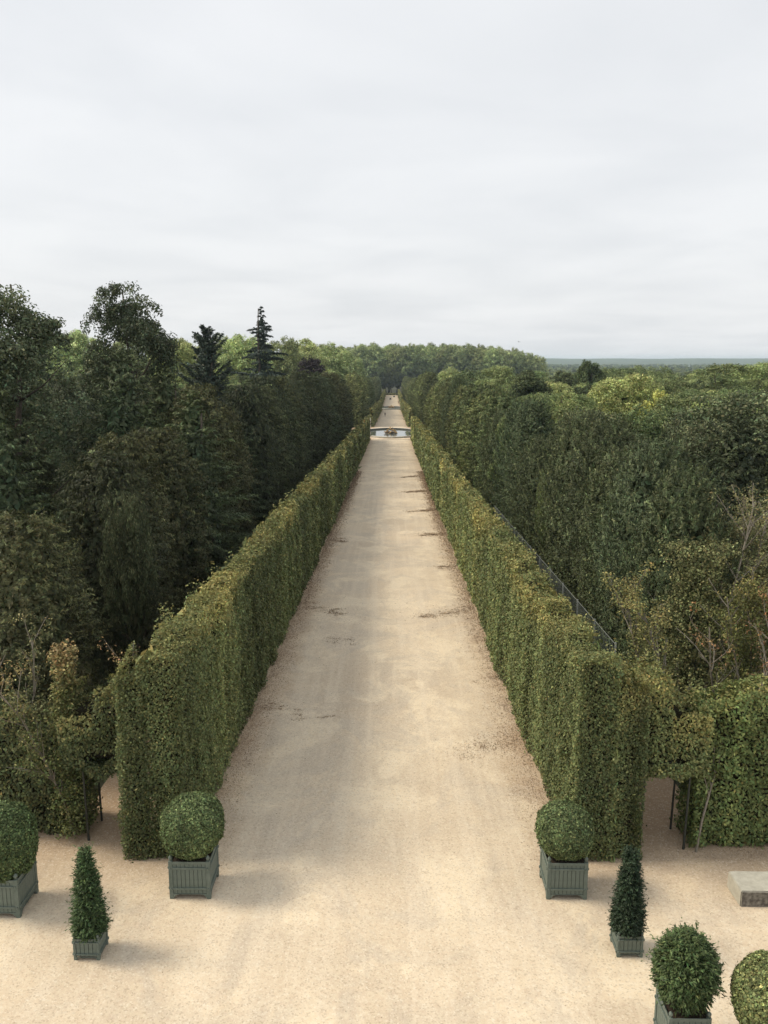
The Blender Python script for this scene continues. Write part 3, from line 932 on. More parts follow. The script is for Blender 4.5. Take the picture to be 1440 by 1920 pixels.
kind('cop', "copper_beech", crown_broad(29, 20, 5.0, (.036, .030, .034), (.065, .05, .052), 20, 26, 24, .34, hb=.1), trunk_mesh("trunk", 20, .4, 29, 8, 3), M_TREE, 20)
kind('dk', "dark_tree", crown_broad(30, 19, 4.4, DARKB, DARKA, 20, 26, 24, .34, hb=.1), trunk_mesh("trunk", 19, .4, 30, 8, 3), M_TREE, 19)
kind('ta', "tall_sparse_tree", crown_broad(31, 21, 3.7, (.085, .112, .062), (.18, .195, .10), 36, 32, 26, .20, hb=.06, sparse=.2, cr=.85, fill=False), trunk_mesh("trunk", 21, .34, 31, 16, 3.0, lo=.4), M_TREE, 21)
kind('ye', "yellow_tree", crown_broad(32, 12, 2.6, (.38, .38, .12), (.55, .52, .18), 12, 24, 22, .22, hb=.3, fill=False), trunk_mesh("trunk", 12, .2, 32, 8, 2), M_TREE, 12)
TREES = []


def plant(key, x, y, h, label, group=None, sx=1.0, rz=None, cat="tree"):
    name, crown, trunk, h0 = KIND[key]
    o = empty(name, (x, y, float(gz(y))), random.uniform(0, 6.28) if rz is None else rz)
    s = h / h0
    o.scale = (s * sx, s * sx, s)
    tag(o, label, cat, group)
    link("trunk", trunk, o); c = link("crown", crown, o)
    TREES.append((o, c))
    return o


# trees one can tell apart
NAMED = [
    ('ta', -19.0, 62, 22.2, .86, "tall thin-crowned tree rising highest above the left wood"),
    ('ta', -20.8, 45, 20.6, 1.0, "loose-crowned tree at the photo's left edge, second tallest of the wood"),
    ('sp', -19.7, 130, 25.6, .86, "dark spire-shaped conifer standing above the left wood"),
    ('dy', -20.6, 95, 19.7, .95, "broad dark conifer with ragged top between the tall tree and the spire"),
    ('p0', -46.3, 180, 24.7, .75, "pale round treetop just right of the tall thin-crowned tree"),
    ('cop', -15.8, 172, 20.5, .95, "dark copper beech dome near the left of the walk"),
    ('b1', 18.7, 200, 18.0, 1.1, "round mid-green tree behind the clipped wall right of the walk"),
    ('b0', 28.9, 222, 19.4, 1.0, "green domed tree beneath the long far plane trees"),
    ('dk', 23.0, 140, 16.6, 1.0, "dark rounded tree at the centre of the right wood's skyline"),
    ('p1', 19.6, 95, 13.6, .9, "pale leafy tree left of the large yellow-green tree"),
    ('p0', 31.3, 110, 15.6, 1.05, "large pale yellow-green tree on the right wood's skyline"),
    ('ye', 33.6, 105, 13.7, .8, "small yellow treetop beside the large yellow-green tree"),
    ('dk', 47.7, 200, 20.8, .75, "dark upright tree alone on the right horizon"),
    ('b2', 62.4, 160, 18.1, 1.6, "wide mid-green tree at the right end of the skyline"),
    ('p0', 88.0, 200, 20.3, 1.2, "yellow-topped tree on the skyline at the photo's right edge"),
    ('ch', 25.4, 60, 13.2, 1.05, "dark big-leaved chestnut at the photo's right edge"),
    ('ch', 20.6, 54, 11.4, .8, "smaller big-leaved chestnut left of the edge chestnut"),
    ('fy1', 11.2, 62, 11.8, .80, "dark layered conifer standing in the right clipped wall"),
    ('fy0', 13.4, 45, 11.0, .95, "feathery dark yew above the middle of the right wood wall"),
    ('fy1', 16.0, 41, 9.8, .95, "feathery green yew spreading below the chestnuts"),
    ('fy0', 17.5, 36, 9.0, .9, "low feathery yew at the photo's right edge above the brown trees"),
    ('p1', 10.9, 76, 11.4, .50, "narrow pale leafy tree beside the layered conifer"),
    ('p1', 10.6, 55, 8.2, .25, "slim pale creeper-like tree in front of the right wood wall"),
    ('b2', 15.8, 88, 12.6, .75, "loose mid-green tree behind the narrow pale tree"),
    ('dk', 15.0, 160, 15.5, 1.0, "dark tree rising just behind the right clipped wall near the basin"),
    ('fy0', -16.0, 60, 14.5, .8, "olive feathery yew below the tall thin-crowned tree"),
    ('fy1', -18.0, 56.5, 15.6, .8, "feathery yew hiding the foot of the tall thin-crowned tree"),
    ('fy0', -19.5, 40.5, 15.0, .8, "bushy olive yew below the loose-crowned tree at the photo's left edge"),
    ('fy1', -15.4, 33, 11.5, .8, "dark feathery yew low at the photo's left edge"),
    ('fy1', -14.6, 45, 12.8, .75, "feathery yew in the middle of the dark left wood"),
    ('ch', -9.9, 31.5, 9.4, .30, "slender grey-green sapling growing up in front of the left yews"),
]


def near_named(x, y, d=2.6):
    return any((x - n[1]) ** 2 + (y - n[2]) ** 2 < d * d for n in NAMED)


rt = random.Random(3)
# rows directly behind the hedges, first length of the walk
y = 27.0
while y < 208:
    d = y
    if not near_named(-11.8, y): plant(rt.choice(['yw0', 'yw1', 'yw2', 'yw1', 'fy0', 'fy1']), -11.8 + rt.uniform(-1.2, .5), y, 9.4 + 5.0 * min(1, d / 130) + rt.uniform(-2.2, 1.6),
          "dark yew in the tall wall of yews behind the left hedge", "yews walling the left wood", sx=rt.uniform(.85, 1.05), rz=rt.choice([0, 1.571, 3.1416, 4.712]))
    y += rt.uniform(3.2, 4.2)
y = 31.0
while y < 208:
    k = rt.choice(['yr0', 'yr1', 'yr1', 'yr0', 'hw1']) if y < 90 else rt.choice(['hw0', 'hw1', 'yr0', 'hw0'])
    lab = ("upright olive tree in the clipped wall of trees behind the right hedge", "trees walling the right wood")
    if not near_named(11.4, y): plant(k, 11.3 + rt.uniform(-.3, .4), y, 9.9 + 3.2 * min(1, (y - 30) / 110) + rt.uniform(-1.5, 1.5), *lab, sx=rt.uniform(.85, 1.05), rz=rt.choice([0, 1.571, 3.1416, 4.712]))
    y += rt.uniform(2.7, 3.7)
# walls of clipped trees along the far lengths of the walk
for (ya, yb) in ((262, 468), (512, 745)):
    for sgn in (-1, 1):
        y = ya
        while y < yb:
            plant(rt.choice(['hw2', 'hw0'] if (sgn < 0 and y < 340) else ['hw0', 'hw1', 'hw1']), sgn * (12.6 + rt.uniform(-.2, .3)), y, 16.0 + rt.uniform(-.8, .8),
                  ("pale clipped tree in the far wall of trees left of the walk" if sgn < 0 else "pale clipped tree in the far wall of trees right of the walk"),
                  "far clipped tree wall, left side" if sgn < 0 else "far clipped tree wall, right side", sx=.92, rz=rt.choice([0, 1.571]))
            y += 5.6 if ya < 300 else 8.0

for k, x, y, h, sx, lab in NAMED:
    plant(k, x, y, h, lab, None, sx)

# wood behind the two walls
def free(x, y, r, lst):
    return all((x - a) ** 2 + (y - b) ** 2 > r * r for a, b in lst)


pts = [(n[1], n[2]) for n in NAMED]
cnt = 0
for i in range(900):
    y = 30 + 190 * rt.random() ** 1.15
    sgn = rt.choice([-1, 1])
    lim = 17 + .40 * y
    x = sgn * rt.uniform(15.2, lim)
    if not free(x, y, 4.6 + .012 * y, pts): continue
    if abs(x) > .52 * y + 10: continue
    pts.append((x, y))
    if sgn < 0:
        k = rt.choice(['yw1', 'fy0', 'fy1', 'yw0', 'fy0', 'yw2'] if y < 110 else ['dk', 'fy0', 'b1', 'b0', 'dk', 'yw1'])
        h = rt.uniform(9.4, 12.4) + .026 * y
        lk = dict(y="column-shaped dark yew massed in the left wood", f="feathery olive yew massed in the left wood", d="rounded dark broadleaf massed in the left wood", b="green broadleaf tree massed at the back of the left wood")[k[0]]
        plant(k, x, y, h, lk, lk.replace("massed", "trees massed"), rt.uniform(.85, 1.1))
    else:
        k = rt.choice(['fy0', 'fy1', 'ch', 'b1'] if y < 70 else ['b0', 'b2', 'b2', 'dk', 'p1', 'b0', 'fy0', 'p0'])
        h = rt.uniform(7.6, 9.8) + .036 * min(y, 170)
        lk = dict(f="feathery dark yew massed in the right wood", c="large-leaved dull tree massed in the right wood", b="round green broadleaf tree massed in the right wood", d="rounded dark broadleaf massed in the right wood", p="pale broadleaf tree massed in the right wood")[k[0]]
        plant(k, x, y, h, lk, lk.replace("massed", "trees massed"), rt.uniform(.9, 1.15))
    cnt += 1
    if cnt > 150: break

# big planes behind the left wood and across the end of the walk
for j, (x, y, h) in enumerate(((-108, 262, 31.0), (-95, 258, 30.6), (-82, 266, 30), (-66, 262, 27), (-55, 262, 28.4), (-46, 258, 29.2), (-38, 290, 29.5), (-32, 302, 30.5), (-24, 336, 30.2), (-30, 350, 31), (-19, 372, 28))):
    plant('pl' if j % 2 else 'pl2', x, y, h, "tall pale plane tree of the row rising behind the left wood", "plane trees behind the left wood", 1.0)
for j in range(20):
    x = -72 + j * 11.0 + rt.uniform(-2, 2); 
    f = np.interp(x, [-70, -20, 20, 60, 110, 140], [44, 47.5, 47.5, 47.5, 44, 36])
    for yy, dh in ((782, -1.5), (815, 1.0)):
        plant('pl' if rt.random() < .5 else 'pl2', x + rt.uniform(-2, 2), yy + rt.uniform(-5, 5), f + dh + rt.uniform(-.8, .8), "huge plane tree in the long even-topped row closing the walk", "plane trees closing the walk", .92)

for j in range(9):
    plant('dk', -24 + j * 6 + rt.uniform(-1, 1), 768 + rt.uniform(-3, 3), 21 + rt.uniform(-3, 3), "dark tree filling the gap behind the low hedge at the walk's end", "dark trees closing the walk", 1.3)

# far woodland that reads as one mass, instanced crowns on points
def far_forest():
    r = np.random.default_rng(99)
    P = []
    while len(P) < 7000:
        y = 235 + 4100 * r.random() ** 1.25
        x = r.uniform(-1, 1) * (.55 * y + 40)
        if abs(x) < 17 + (20 if (205 < y < 262 or 470 < y < 512) else 0) and y < 775: continue
        P.append((x, y, float(gz(y))))
    me = bpy.data.meshes.new("far_wood"); me.from_pydata(P, [], [])
    o = link("far_wood", me)
    tag(o, "distant woodland stretching to the horizon as one mass", "woodland", None, "stuff")
    ng = bpy.data.node_groups.new("far_wood_nodes", 'GeometryNodeTree')
    ng.interface.new_socket("Geometry", in_out='INPUT', socket_type='NodeSocketGeometry')
    ng.interface.new_socket("Geometry", in_out='OUTPUT', socket_type='NodeSocketGeometry')
    gi = ng.nodes.new('NodeGroupInput'); go = ng.nodes.new('NodeGroupOutput')
    join = ng.nodes.new('GeometryNodeJoinGeometry')
    rid = ng.nodes.new('FunctionNodeRandomValue'); rid.data_type = 'INT'
    srcs = ['b0', 'b1', 'b2', 'dk', 'pl2', 'p1']
    ins = [x for x in rid.inputs if x.type == 'INT']
    ins[0].default_value = 0; ins[1].default_value = len(srcs) - 1
    ri = [x for x in rid.outputs if x.type == 'INT'][0]
    for i, k in enumerate(srcs):
        c = next(c for (e, c) in TREES if c.data is KIND[k][1])
        oi = ng.nodes.new('GeometryNodeObjectInfo'); oi.inputs['Object'].default_value = c; oi.transform_space = 'ORIGINAL'
        cmp_ = ng.nodes.new('FunctionNodeCompare'); cmp_.data_type = 'INT'; cmp_.operation = 'EQUAL'
        ci = [x for x in cmp_.inputs if x.type == 'INT']
        ng.links.new(ri, ci[0]); ci[1].default_value = i
        iop = ng.nodes.new('GeometryNodeInstanceOnPoints')
        rs = ng.nodes.new('FunctionNodeRandomValue'); rs.data_type = 'FLOAT'
        fi = [x for x in rs.inputs if x.type == 'VALUE']; base = 17.0 / KIND[k][3]
        fi[0].default_value = .85 * base; fi[1].default_value = 1.12 * base
        rr = ng.nodes.new('FunctionNodeRandomValue'); rr.data_type = 'FLOAT_VECTOR'
        vi = [x for x in rr.inputs if x.type == 'VECTOR']; vi[0].default_value = (0, 0, 0); vi[1].default_value = (0, 0, 6.28)
        rv = [x for x in rr.outputs if x.type == 'VECTOR'][0]
        rf = [x for x in rs.outputs if x.type == 'VALUE'][0]
        ng.links.new(gi.outputs[0], iop.inputs['Points']); ng.links.new(cmp_.outputs[0], iop.inputs['Selection'])
        ng.links.new(oi.outputs['Geometry'], iop.inputs['Instance'])
        ng.links.new(rv, iop.inputs['Rotation']); ng.links.new(rf, iop.inputs['Scale'])
        ng.links.new(iop.outputs[0], join.inputs[0])
    ng.links.new(join.outputs[0], go.inputs[0])
    md = o.modifiers.new("scatter", 'NODES'); md.node_group = ng


far_forest()

# ------------------------------------------------------------------ saplings and thin autumn trees near the arches
def twiggy(seed, h, r0, nb, spread, levels=3, stems=1):
    r = np.random.default_rng(seed); mb = MB(); tips = []

    def grow(p, d, L, rad, lev):
        n = 4; pts = [p]; dd = d
        for i in range(n):
            dd = unit(dd + r.normal(0, .10, 3) + np.array([0, 0, .05]))
            pts.append(pts[-1] + dd * L / n)
        mb.tube(pts, np.linspace(rad, rad * .4, n + 1), 5 if lev == 0 else 3, False)
        for q in pts[2:]: tips.append((q, dd, lev))
        if lev < levels - 1:
            for j in range(nb if lev == 0 else 3):
                t = r.uniform(.25, .97); i = min(n - 1, int(t * n)); b = pts[i] + (pts[i + 1] - pts[i]) * (t * n - i)
                az = r.uniform(0, 6.283); e = unit(dd * .8 + spread * np.array([math.cos(az), math.sin(az), .15]))
                grow(b, e, L * r.uniform(.17, .30) * (1.2 - .5 * t), rad * .42, lev + 1)
    for s in range(stems):
        az = r.uniform(0, 6.283); tilt = .0 if stems == 1 else .20
        grow(np.array([.05 * s, 0, -.1]), unit(np.array([math.cos(az) * tilt, math.sin(az) * tilt, 1.])), h * r.uniform(.85, 1.0), r0, 0)
    return mb, tips


def sapling(name, label, x, y, h, seed, base, alt, pa, dens, leaf=.10, spread=.7, nb=16, r0=.045, stems=1, group=None, lowbare=0.0, colw=None, mat=None):
    root = empty(name, (x, y, float(gz(y)))); tag(root, label, "tree", group)
    mb, tips = twiggy(seed, h, r0, nb, spread, stems=stems)
    link("trunk", mb.mesh("sapling_wood", mat or M_PALEBARK), root)
    r = np.random.default_rng(seed + 5)
    T = np.array([t[0] for t in tips if t[2] > 0 and t[0][2] > lowbare * h])
    sel = T[r.integers(0, len(T), int(len(T) * dens))]
    C = sel + r.normal(0, .12, sel.shape)
    hz = np.clip(C[:, 2] / h, 0, 1)
    parts = [clump_leaves(C, .20, 9, leaf * .8, base, r, .9, alt=alt, pa=np.clip(pa * (hz ** 4) * 1.1, 0, 1))]
    if colw:
        n = int(165 * h); z = h * r.uniform(colw[2], colw[1], n); a = r.uniform(0, 6.283, n)
        rd = colw[0] * r.uniform(.35, 1, n) * (1 - .35 * z / h) * (1 + .25 * np.sin(z * 2.3 + seed))
        P = np.stack([np.cos(a) * rd, np.sin(a) * rd, z], -1)
        parts.append(clump_leaves(P, .18, 8, leaf * .9, base, r, .9, alt=alt, pa=np.clip(pa * ((z / h) ** 5), 0, 1), cdv=.35))
    link("crown", leaf_mesh("sapling_leaves", M_LEAF, parts), root)
    return root


AUT = (.36, .25, .12); AUTY = (.36, .30, .11); OLV = (.135, .165, .06)
sapling("hornbeam_sapling", "leafy hornbeam column with orange-brown top left of the left arch", -8.95, 22.2, 6.1, 301, OLV, AUT, 1.0, .9, .10, .45, 20, .04, colw=(.56, .95, .04))
sapling("hornbeam_sapling", "thin pale-stemmed sapling with few leaves beside the orange-topped hornbeam", -10.2, 23.0, 6.0, 302, (.14, .15, .07), (.3, .27, .12), .5, .45, .10, .45, 13, .035, colw=(.40, .62, .03))
sapling("hornbeam_sapling", "bare grey-stemmed sapling at the photo's left edge above the hedge", -11.4, 23.4, 5.6, 303, (.12, .10, .05), (.3, .2, .1), .6, .12, .10, .6, 14, .05)
sapling("hornbeam_sapling", "reddish-tipped young hornbeam at the front corner of the left hedge", -6.9, 21.6, 6.2, 304, (.19, .19, .07), (.34, .20, .11), .7, .5, .09, .4, 12, .03)
sapling("thin_tree", "olive-brown thin tree with bare branches nearest the right edge of the wood", 11.3, 29, 9.6, 311, (.17, .185, .08), (.29, .25, .12), .45, .8, .11, .8, 20, .06, 3, "thin half-bare trees behind the right hedge", colw=(1.5, .80, .15))
sapling("thin_tree", "brown-leaved thin tree at the photo's right edge under the chestnuts", 14.0, 31, 10.0, 312, (.18, .185, .085), (.30, .25, .13), .5, .8, .11, .8, 20, .06, 3, "thin half-bare trees behind the right hedge", colw=(1.6, .80, .15))
sapling("thin_tree", "yellowing thin tree rising behind the right arch", 9.7, 26.5, 7.4, 313, (.17, .18, .07), AUTY, .6, 1.0, .11, .7, 20, .06, 2, "thin half-bare trees behind the right hedge")
sapling("thin_tree", "nearly leafless grey tree standing above the bright green hedge", 11.2, 24.6, 6.9, 314, (.14, .12, .06), (.36, .18, .08), .8, .16, .10, .75, 16, .05, 3, "thin half-bare trees behind the right hedge")
sapling("thin_tree", "small brown-leaved tree over the bright hedge at the photo's right edge", 12.6, 24.2, 5.9, 315, (.26, .15, .08), (.34, .18, .09), .8, .5, .10, .7, 16, .045, 2, "thin half-bare trees behind the right hedge")
sapling("thin_tree", "dense olive small tree between the half-bare trees and the wood wall", 12.6, 27.0, 7.2, 316, (.12, .14, .048), (.24, .2, .07), .6, 1.1, .11, .7, 20, .05, 2, "thin half-bare trees behind the right hedge", colw=(1.2, .9, .05))
sapling("thin_tree", "slim pale-stemmed tree growing out of the bright hedge's end by the arch", 8.98, 21.45, 4.7, 317, (.13, .16, .045), AUTY, .6, .3, .10, .5, 9, .04, 1)

# ------------------------------------------------------------------ planters with topiary
_plank = {}


def plank_mesh(wd, ht):
    key = (round(wd, 3), round(ht, 3))
    if key not in _plank:
        _plank[key] = MB().box(-wd / 2, wd / 2, -.011, .011, 0, ht).mesh("plank", M_WOOD, .005)
    return _plank[key]


def planter(label, x, y, w, h, shrub, rz=0.0, group="boxed topiary on the gravel court"):
    """x, y: centre of the box"""
    root = empty("topiary_planter", (x, y, float(gz(y)) - .01), rz)
    tag(root, label, "planter", group)
    hw = w / 2; ft = .14 * h; p = .085 * w + .01
    # corner posts with feet and finials
    for sx in (-1, 1):
        for sy in (-1, 1):
            mb = MB(); cx, cy = sx * (hw - p / 2), sy * (hw - p / 2)
            mb.box(cx - p / 2, cx + p / 2, cy - p / 2, cy + p / 2, 0, h)
            po = link("corner_post", mb.mesh("corner_post", M_WOOD, .006), root)
            q = p * .42
            prof = [(.001, h), (q * .6, h), (q * .5, h + q * .7), (q * 1.1, h + q * 1.3), (q * 1.25, h + q * 2.1), (q * .9, h + q * 3.0), (.002, h + q * 3.8)]
            link("finial", MB().lathe(prof, 8, cx, cy).mesh("finial", M_WOOD, smooth=True), po)
    npl = max(5, int(round((w - 2 * p) / .105)))
    wd = (w - 2 * p) / npl
    for side in range(4):
        a = side * math.pi / 2
        pan = link("side_panel", None, root); pan.rotation_euler.z = a; pan.empty_display_size = .1
        # boards of the panel
        for i in range(npl):
            b = link("plank", plank_mesh(wd - .008, h - ft - .05), pan)
            b.location = (-hw + p + wd * (i + .5), -hw + .030, ft + .02)
            b.rotation_euler.z = random.uniform(-.015, .015)
        # rails with thickness, the lowest one cut to an arch between the feet
        for z0, z1, t in ((h - .07 * h, h - .004, .0), (h * .80, h * .845, .012), (h * .27, h * .315, .012)):
            link("rail", MB().box(-hw + p * .98, hw - p * .98, -hw + .002 - t, -hw + .017, z0, z1).mesh("rail", M_WOOD, .004), pan)
        mb = MB(); n = 12; V = []
        for i in range(n + 1):
            u = -1 + 2 * i / n
            xx = u * (hw - p * 1.0)
            zb = .045 * h + (ft - .03 * h) * (1 - max(0., (abs(u) - .74) / .26) ** 1.5) * .9
            V += [(xx, -hw + .004, zb), (xx, -hw + .019, zb), (xx, -hw + .004, h * .16), (xx, -hw + .019, h * .16)]
        Fq = []
        for i in range(n):
            j = 4 * i
            Fq += [(j, j + 4, j + 6, j + 2), (j + 5, j + 1, j + 3, j + 7), (j, j + 1, j + 5, j + 4), (j + 2, j + 6, j + 7, j + 3)]
        mb.add(V, Fq)
        link("apron", mb.mesh("apron", M_WOOD), pan)
        # hinge knobs of the removable side
        for zz in (h * .29, h * .82):
            for sx in (-1, 1):
                k = MB().box(sx * (hw - p * .5) - .02, sx * (hw - p * .5) + .02, -hw - .028, -hw + .004, zz - .03, zz + .03)
                link("hinge", k.mesh("hinge", M_IRON if False else M_WOOD, .006), pan)
    link("soil", MB().box(-hw + .05, hw - .05, -hw + .05, hw - .05, ft, h * .93).mesh("soil", M_SOIL), root)
    r = np.random.default_rng(int(abs(x * 100) + 1))
    kindf, rad, zc, rzr = shrub[:4]
    base, alt = shrub[4], shrub[5]
    if kindf == 'box':
        n = int(40000 * rad * rad)
        d = unit(r.normal(size=(n, 3)))
        d = d * (np.abs(d) ** 2.2).sum(1, keepdims=True) ** (-1 / 2.2) * .98
        lump = 1 + .04 * wav(d * 2.5 + x, 1.0) + .025 * wav(d * 9 + x, 1.0) + .02 * wav(d * 22 + x, 1.0)
        rr = lump * (1 - np.abs(r.normal(0, .05, n))) + .05 * (r.random(n) < .02)
        P = d * np.array([rad, rad, rzr]) * rr[:, None] + np.array([0, 0, zc])
        P[:, 2] = np.maximum(P[:, 2], h * .93 + r.uniform(0, .05, n))
        N = d * 1.0 + np.array([0, 0, .3]) + r.normal(0, .55, (n, 3))
        cl = np.exp(.22 * wav(d * 7 + x, 1.0))
        parts = [dict(P=P, N=N, L=.062 * r.uniform(.7, 1.3, n), W=.042 * r.uniform(.7, 1.3, n), col=lcol(n, base, .42, alt, .2, cl))]
        core = .86
        mat = M_LEAF
    else:
        if kindf == 'cone':
            n = 2100
            z = r.uniform(0, 1, n) ** 1.25; a = r.uniform(0, 6.283, n)
            pr = rad * ((1 - z) ** .95 * .85 + .12) * (1 + .10 * np.sin(3 * a + z * 7 + x)) * np.minimum(1, .85 + z * 2)
            S = np.stack([np.cos(a) * pr * .72, np.sin(a) * pr * .72, zc - rzr + 2 * rzr * z], -1)
            D = np.stack([np.cos(a), np.sin(a), .55 + 1.2 * z ** 3], -1) + r.normal(0, .25, (n, 3))
            parts = [spray_leaves(S, D, r.uniform(.12, .26, n) * (1 + .5 * (r.random(n) < .07)), 9, .075, .022, base, r, .1, .13, alt=alt, pa=.15)]
        else:
            n = 2300
            d = unit(r.normal(size=(n, 3)))
            S = d * np.array([rad, rad, rzr]) * .76 + np.array([0, 0, zc])
            S[:, 2] = np.maximum(S[:, 2], h * .93)
            D = d + np.array([0, 0, .55]) + r.normal(0, .22, (n, 3))
            parts = [spray_leaves(S, D, r.uniform(.16, .30, n) * (1 + .6 * (r.random(n) < .05)), 11, .085, .026, base, r, .05, .14, alt=alt, pa=.25)]
        core = .70
        mat = M_YEW
    fo = link("foliage", leaf_mesh("topiary_foliage", mat, parts), root)
    nc = 18
    if kindf == 'cone':
        prof = [(.6 * rad * ((1 - t) ** .75 * .92 + .06) * min(1, .72 + t * 3), zc - rzr + 2 * rzr * t * .96) for t in np.linspace(0, 1, 10)]
    else:
        prof = [(max(.002, core * rad * math.cos(t)), max(h * .94, zc + core * rzr * math.sin(t))) for t in np.linspace(-1.4, 1.57, 12)]
    link("twig_core", MB().lathe(prof, nc).mesh("twig_core", M_CORE, smooth=True), fo)
    link("stem", MB().tube([(0, 0, ft), (.01, 0, h), (0, .01, zc)], [.05, .045, .03], 7).mesh("stem", M_BARK), root)
    return root


BOXG, BOXA = (.115, .155, .065), (.21, .26, .10)
YG, YA = (.040, .072, .026), (.10, .15, .045)
planter("green box with a clipped round boxwood ball left of the walk", -4.82, 19.66, 1.06, 1.08, ('box', .81, 1.78, .82, BOXG, BOXA))
planter("green box with a clipped round boxwood ball right of the walk", 4.86, 19.72, 1.04, 1.06, ('box', .75, 1.68, .72, (.11, .145, .062), BOXA))
planter("large green box with tall rounded bush cut off by the photo's left edge", -9.40, 18.86, 1.10, 1.06, ('box', .80, 1.74, 1.08, (.085, .125, .05), BOXA))
planter("small green box with a pointed yew cone left of the walk", -6.64, 17.10, .60, .56, ('cone', .37, 1.52, 1.0, (.055, .085, .036), YA))
planter("small green box with a pointed yew cone right of the walk", 5.86, 17.32, .60, .56, ('cone', .36, 1.50, .98, (.036, .062, .034), (.075, .11, .05)))
planter("green box with a shaggy round yew near the bottom right", 6.12, 14.40, .82, 1.02, ('ball', .55, 1.76, .76, (.075, .115, .042), (.18, .22, .08)))
planter("pale green clipped ball in a box cut off by the bottom right corner", 7.72, 13.75, 1.06, .96, ('box', .88, 1.60, .90, (.17, .20, .08), (.31, .33, .13)))

# ------------------------------------------------------------------ stone block
root = empty("stone_block", (10.25, 19.38, float(gz(19.4)) - .01)); tag(root, "weathered grey stone block with dark, mossy-patched front at the photo's right edge", "stone block")
bm = bmesh.new(); bmesh.ops.create_cube(bm, size=1)
bmesh.ops.scale(bm, vec=(2.1, .86, .46), verts=bm.verts)
bmesh.ops.bevel(bm, geom=list(bm.edges), offset=.022, segments=2, affect='EDGES')
bmesh.ops.subdivide_edges(bm, edges=[e for e in bm.edges if e.calc_length() > .2], cuts=14, use_grid_fill=True)
for v in bm.verts:
    n = float(wav(np.array(v.co)[None] + 3, 9.0)[0]); m_ = float(wav(np.array(v.co)[None], 31.)[0])
    v.co += Vector((np.sign(v.co.x), np.sign(v.co.y), np.sign(v.co.z))) * (.004 * n + .003 * m_)
    if v.co.z > .2 and v.co.y < -.40: v.co.z -= .018 * max(0, n)
me = bpy.data.meshes.new("block"); bm.to_mesh(me); bm.free(); me.materials.append(M_BLOCK)
link("block", me, root, (0, 0, .23))

# ------------------------------------------------------------------ fountain basins
def basin(label, y, rad, slabel):
    z = float(gz(y))
    root = empty("fountain_basin", (0, y, z)); tag(root, label, "fountain", "basins along the walk")
    n = 40
    for k in range(n):                                  # kerb stones of the rim
        a0 = 2 * math.pi * (k + .012) / n; a1 = 2 * math.pi * (k + .988) / n
        V = []
        for a in np.linspace(a0, a1, 4):
            for rr, zz in ((rad - .55, .0), (rad - .55, .42), (rad - .50, .47), (rad - .05, .47), (rad, .42), (rad, .30), (rad - .1, .26), (rad - .1, -.05)):
                V.append((rr * math.cos(a), rr * math.sin(a), zz))
        F = [(i * 8 + j, (i + 1) * 8 + j, (i + 1) * 8 + (j + 1) % 8, i * 8 + (j + 1) % 8) for i in range(3) for j in range(8)]
        F += [tuple(range(8)), tuple(24 + j for j in range(7, -1, -1))]
        V = [(a * .56, b, c) for a, b, c in V]
        link("rim_stone", MB().add(V, F).mesh("rim_stone", M_STONE), root)
    V = [(0, 0, .05)] + [(.56 * (rad - .50) * math.cos(a), (rad - .50) * math.sin(a), .05) for a in np.linspace(0, 2 * math.pi, 64, endpoint=False)]
    F = [(0, i, i % 64 + 1) for i in range(1, 65)]
    iw = MB().lathe([(rad - .60, .03), (rad - .60, .40), (rad - .54, .41)], 64); iw.v = [(a * .56, b, c) for a, b, c in iw.v]
    link("inner_wall", iw.mesh("inner_wall", M_DARKSTONE), root)
    link("water", MB().add(V, F).mesh("water", M_WATER), root)
    s = empty("fountain_sculpture", (0, y, z + .05)); tag(s, slabel, "sculpture", "gilded sculpture groups in the basins")
    r = np.random.default_rng(int(y))
    bm = bmesh.new(); bmesh.ops.create_icosphere(bm, subdivisions=3, radius=1)
    for v in bm.verts:
        c = np.array(v.co)
        k = 1 + .22 * float(wav(c[None] * 2 + y, 1.)[0]) + .1 * float(wav(c[None] * 6, 1.)[0])
        v.co = Vector((c[0] * 1.95 * k, c[1] * 1.7 * k, max(-.05, c[2] * .62 * k)))
    me = bpy.data.meshes.new("rock_base"); bm.to_mesh(me); bm.free(); me.materials.append(M_ROCK)
    link("rock_base", me, s)
    for (px, py, pz, rz, sc) in ((.15, -.3, .45, .5, 1.25), (-1.15, -.55, .15, 2.6, .85), (1.05, -.7, .12, -.5, .85), (-.9, .75, .15, 2.0, .85), (1.0, .7, .15, .9, .8), (-.1, -1.25, .02, -2.3, .7)):
        f = link("figure", ME_RECL, s, (px, py, pz)); f.rotation_euler.z = rz; f.scale = (sc,) * 3
    link("spout", MB().tube([(0, 0, .3), (0, 0, 1.9)], [.06, .04], 6).mesh("spout", M_IRON), s)


basin("large round stone fountain basin in the middle of the walk", 231.5, 15.0, "gilded sculpture group on a rock in the nearer basin")
basin("second smaller-looking round basin far down the walk", 490.0, 13.6, "dark gilded sculpture group in the far basin")

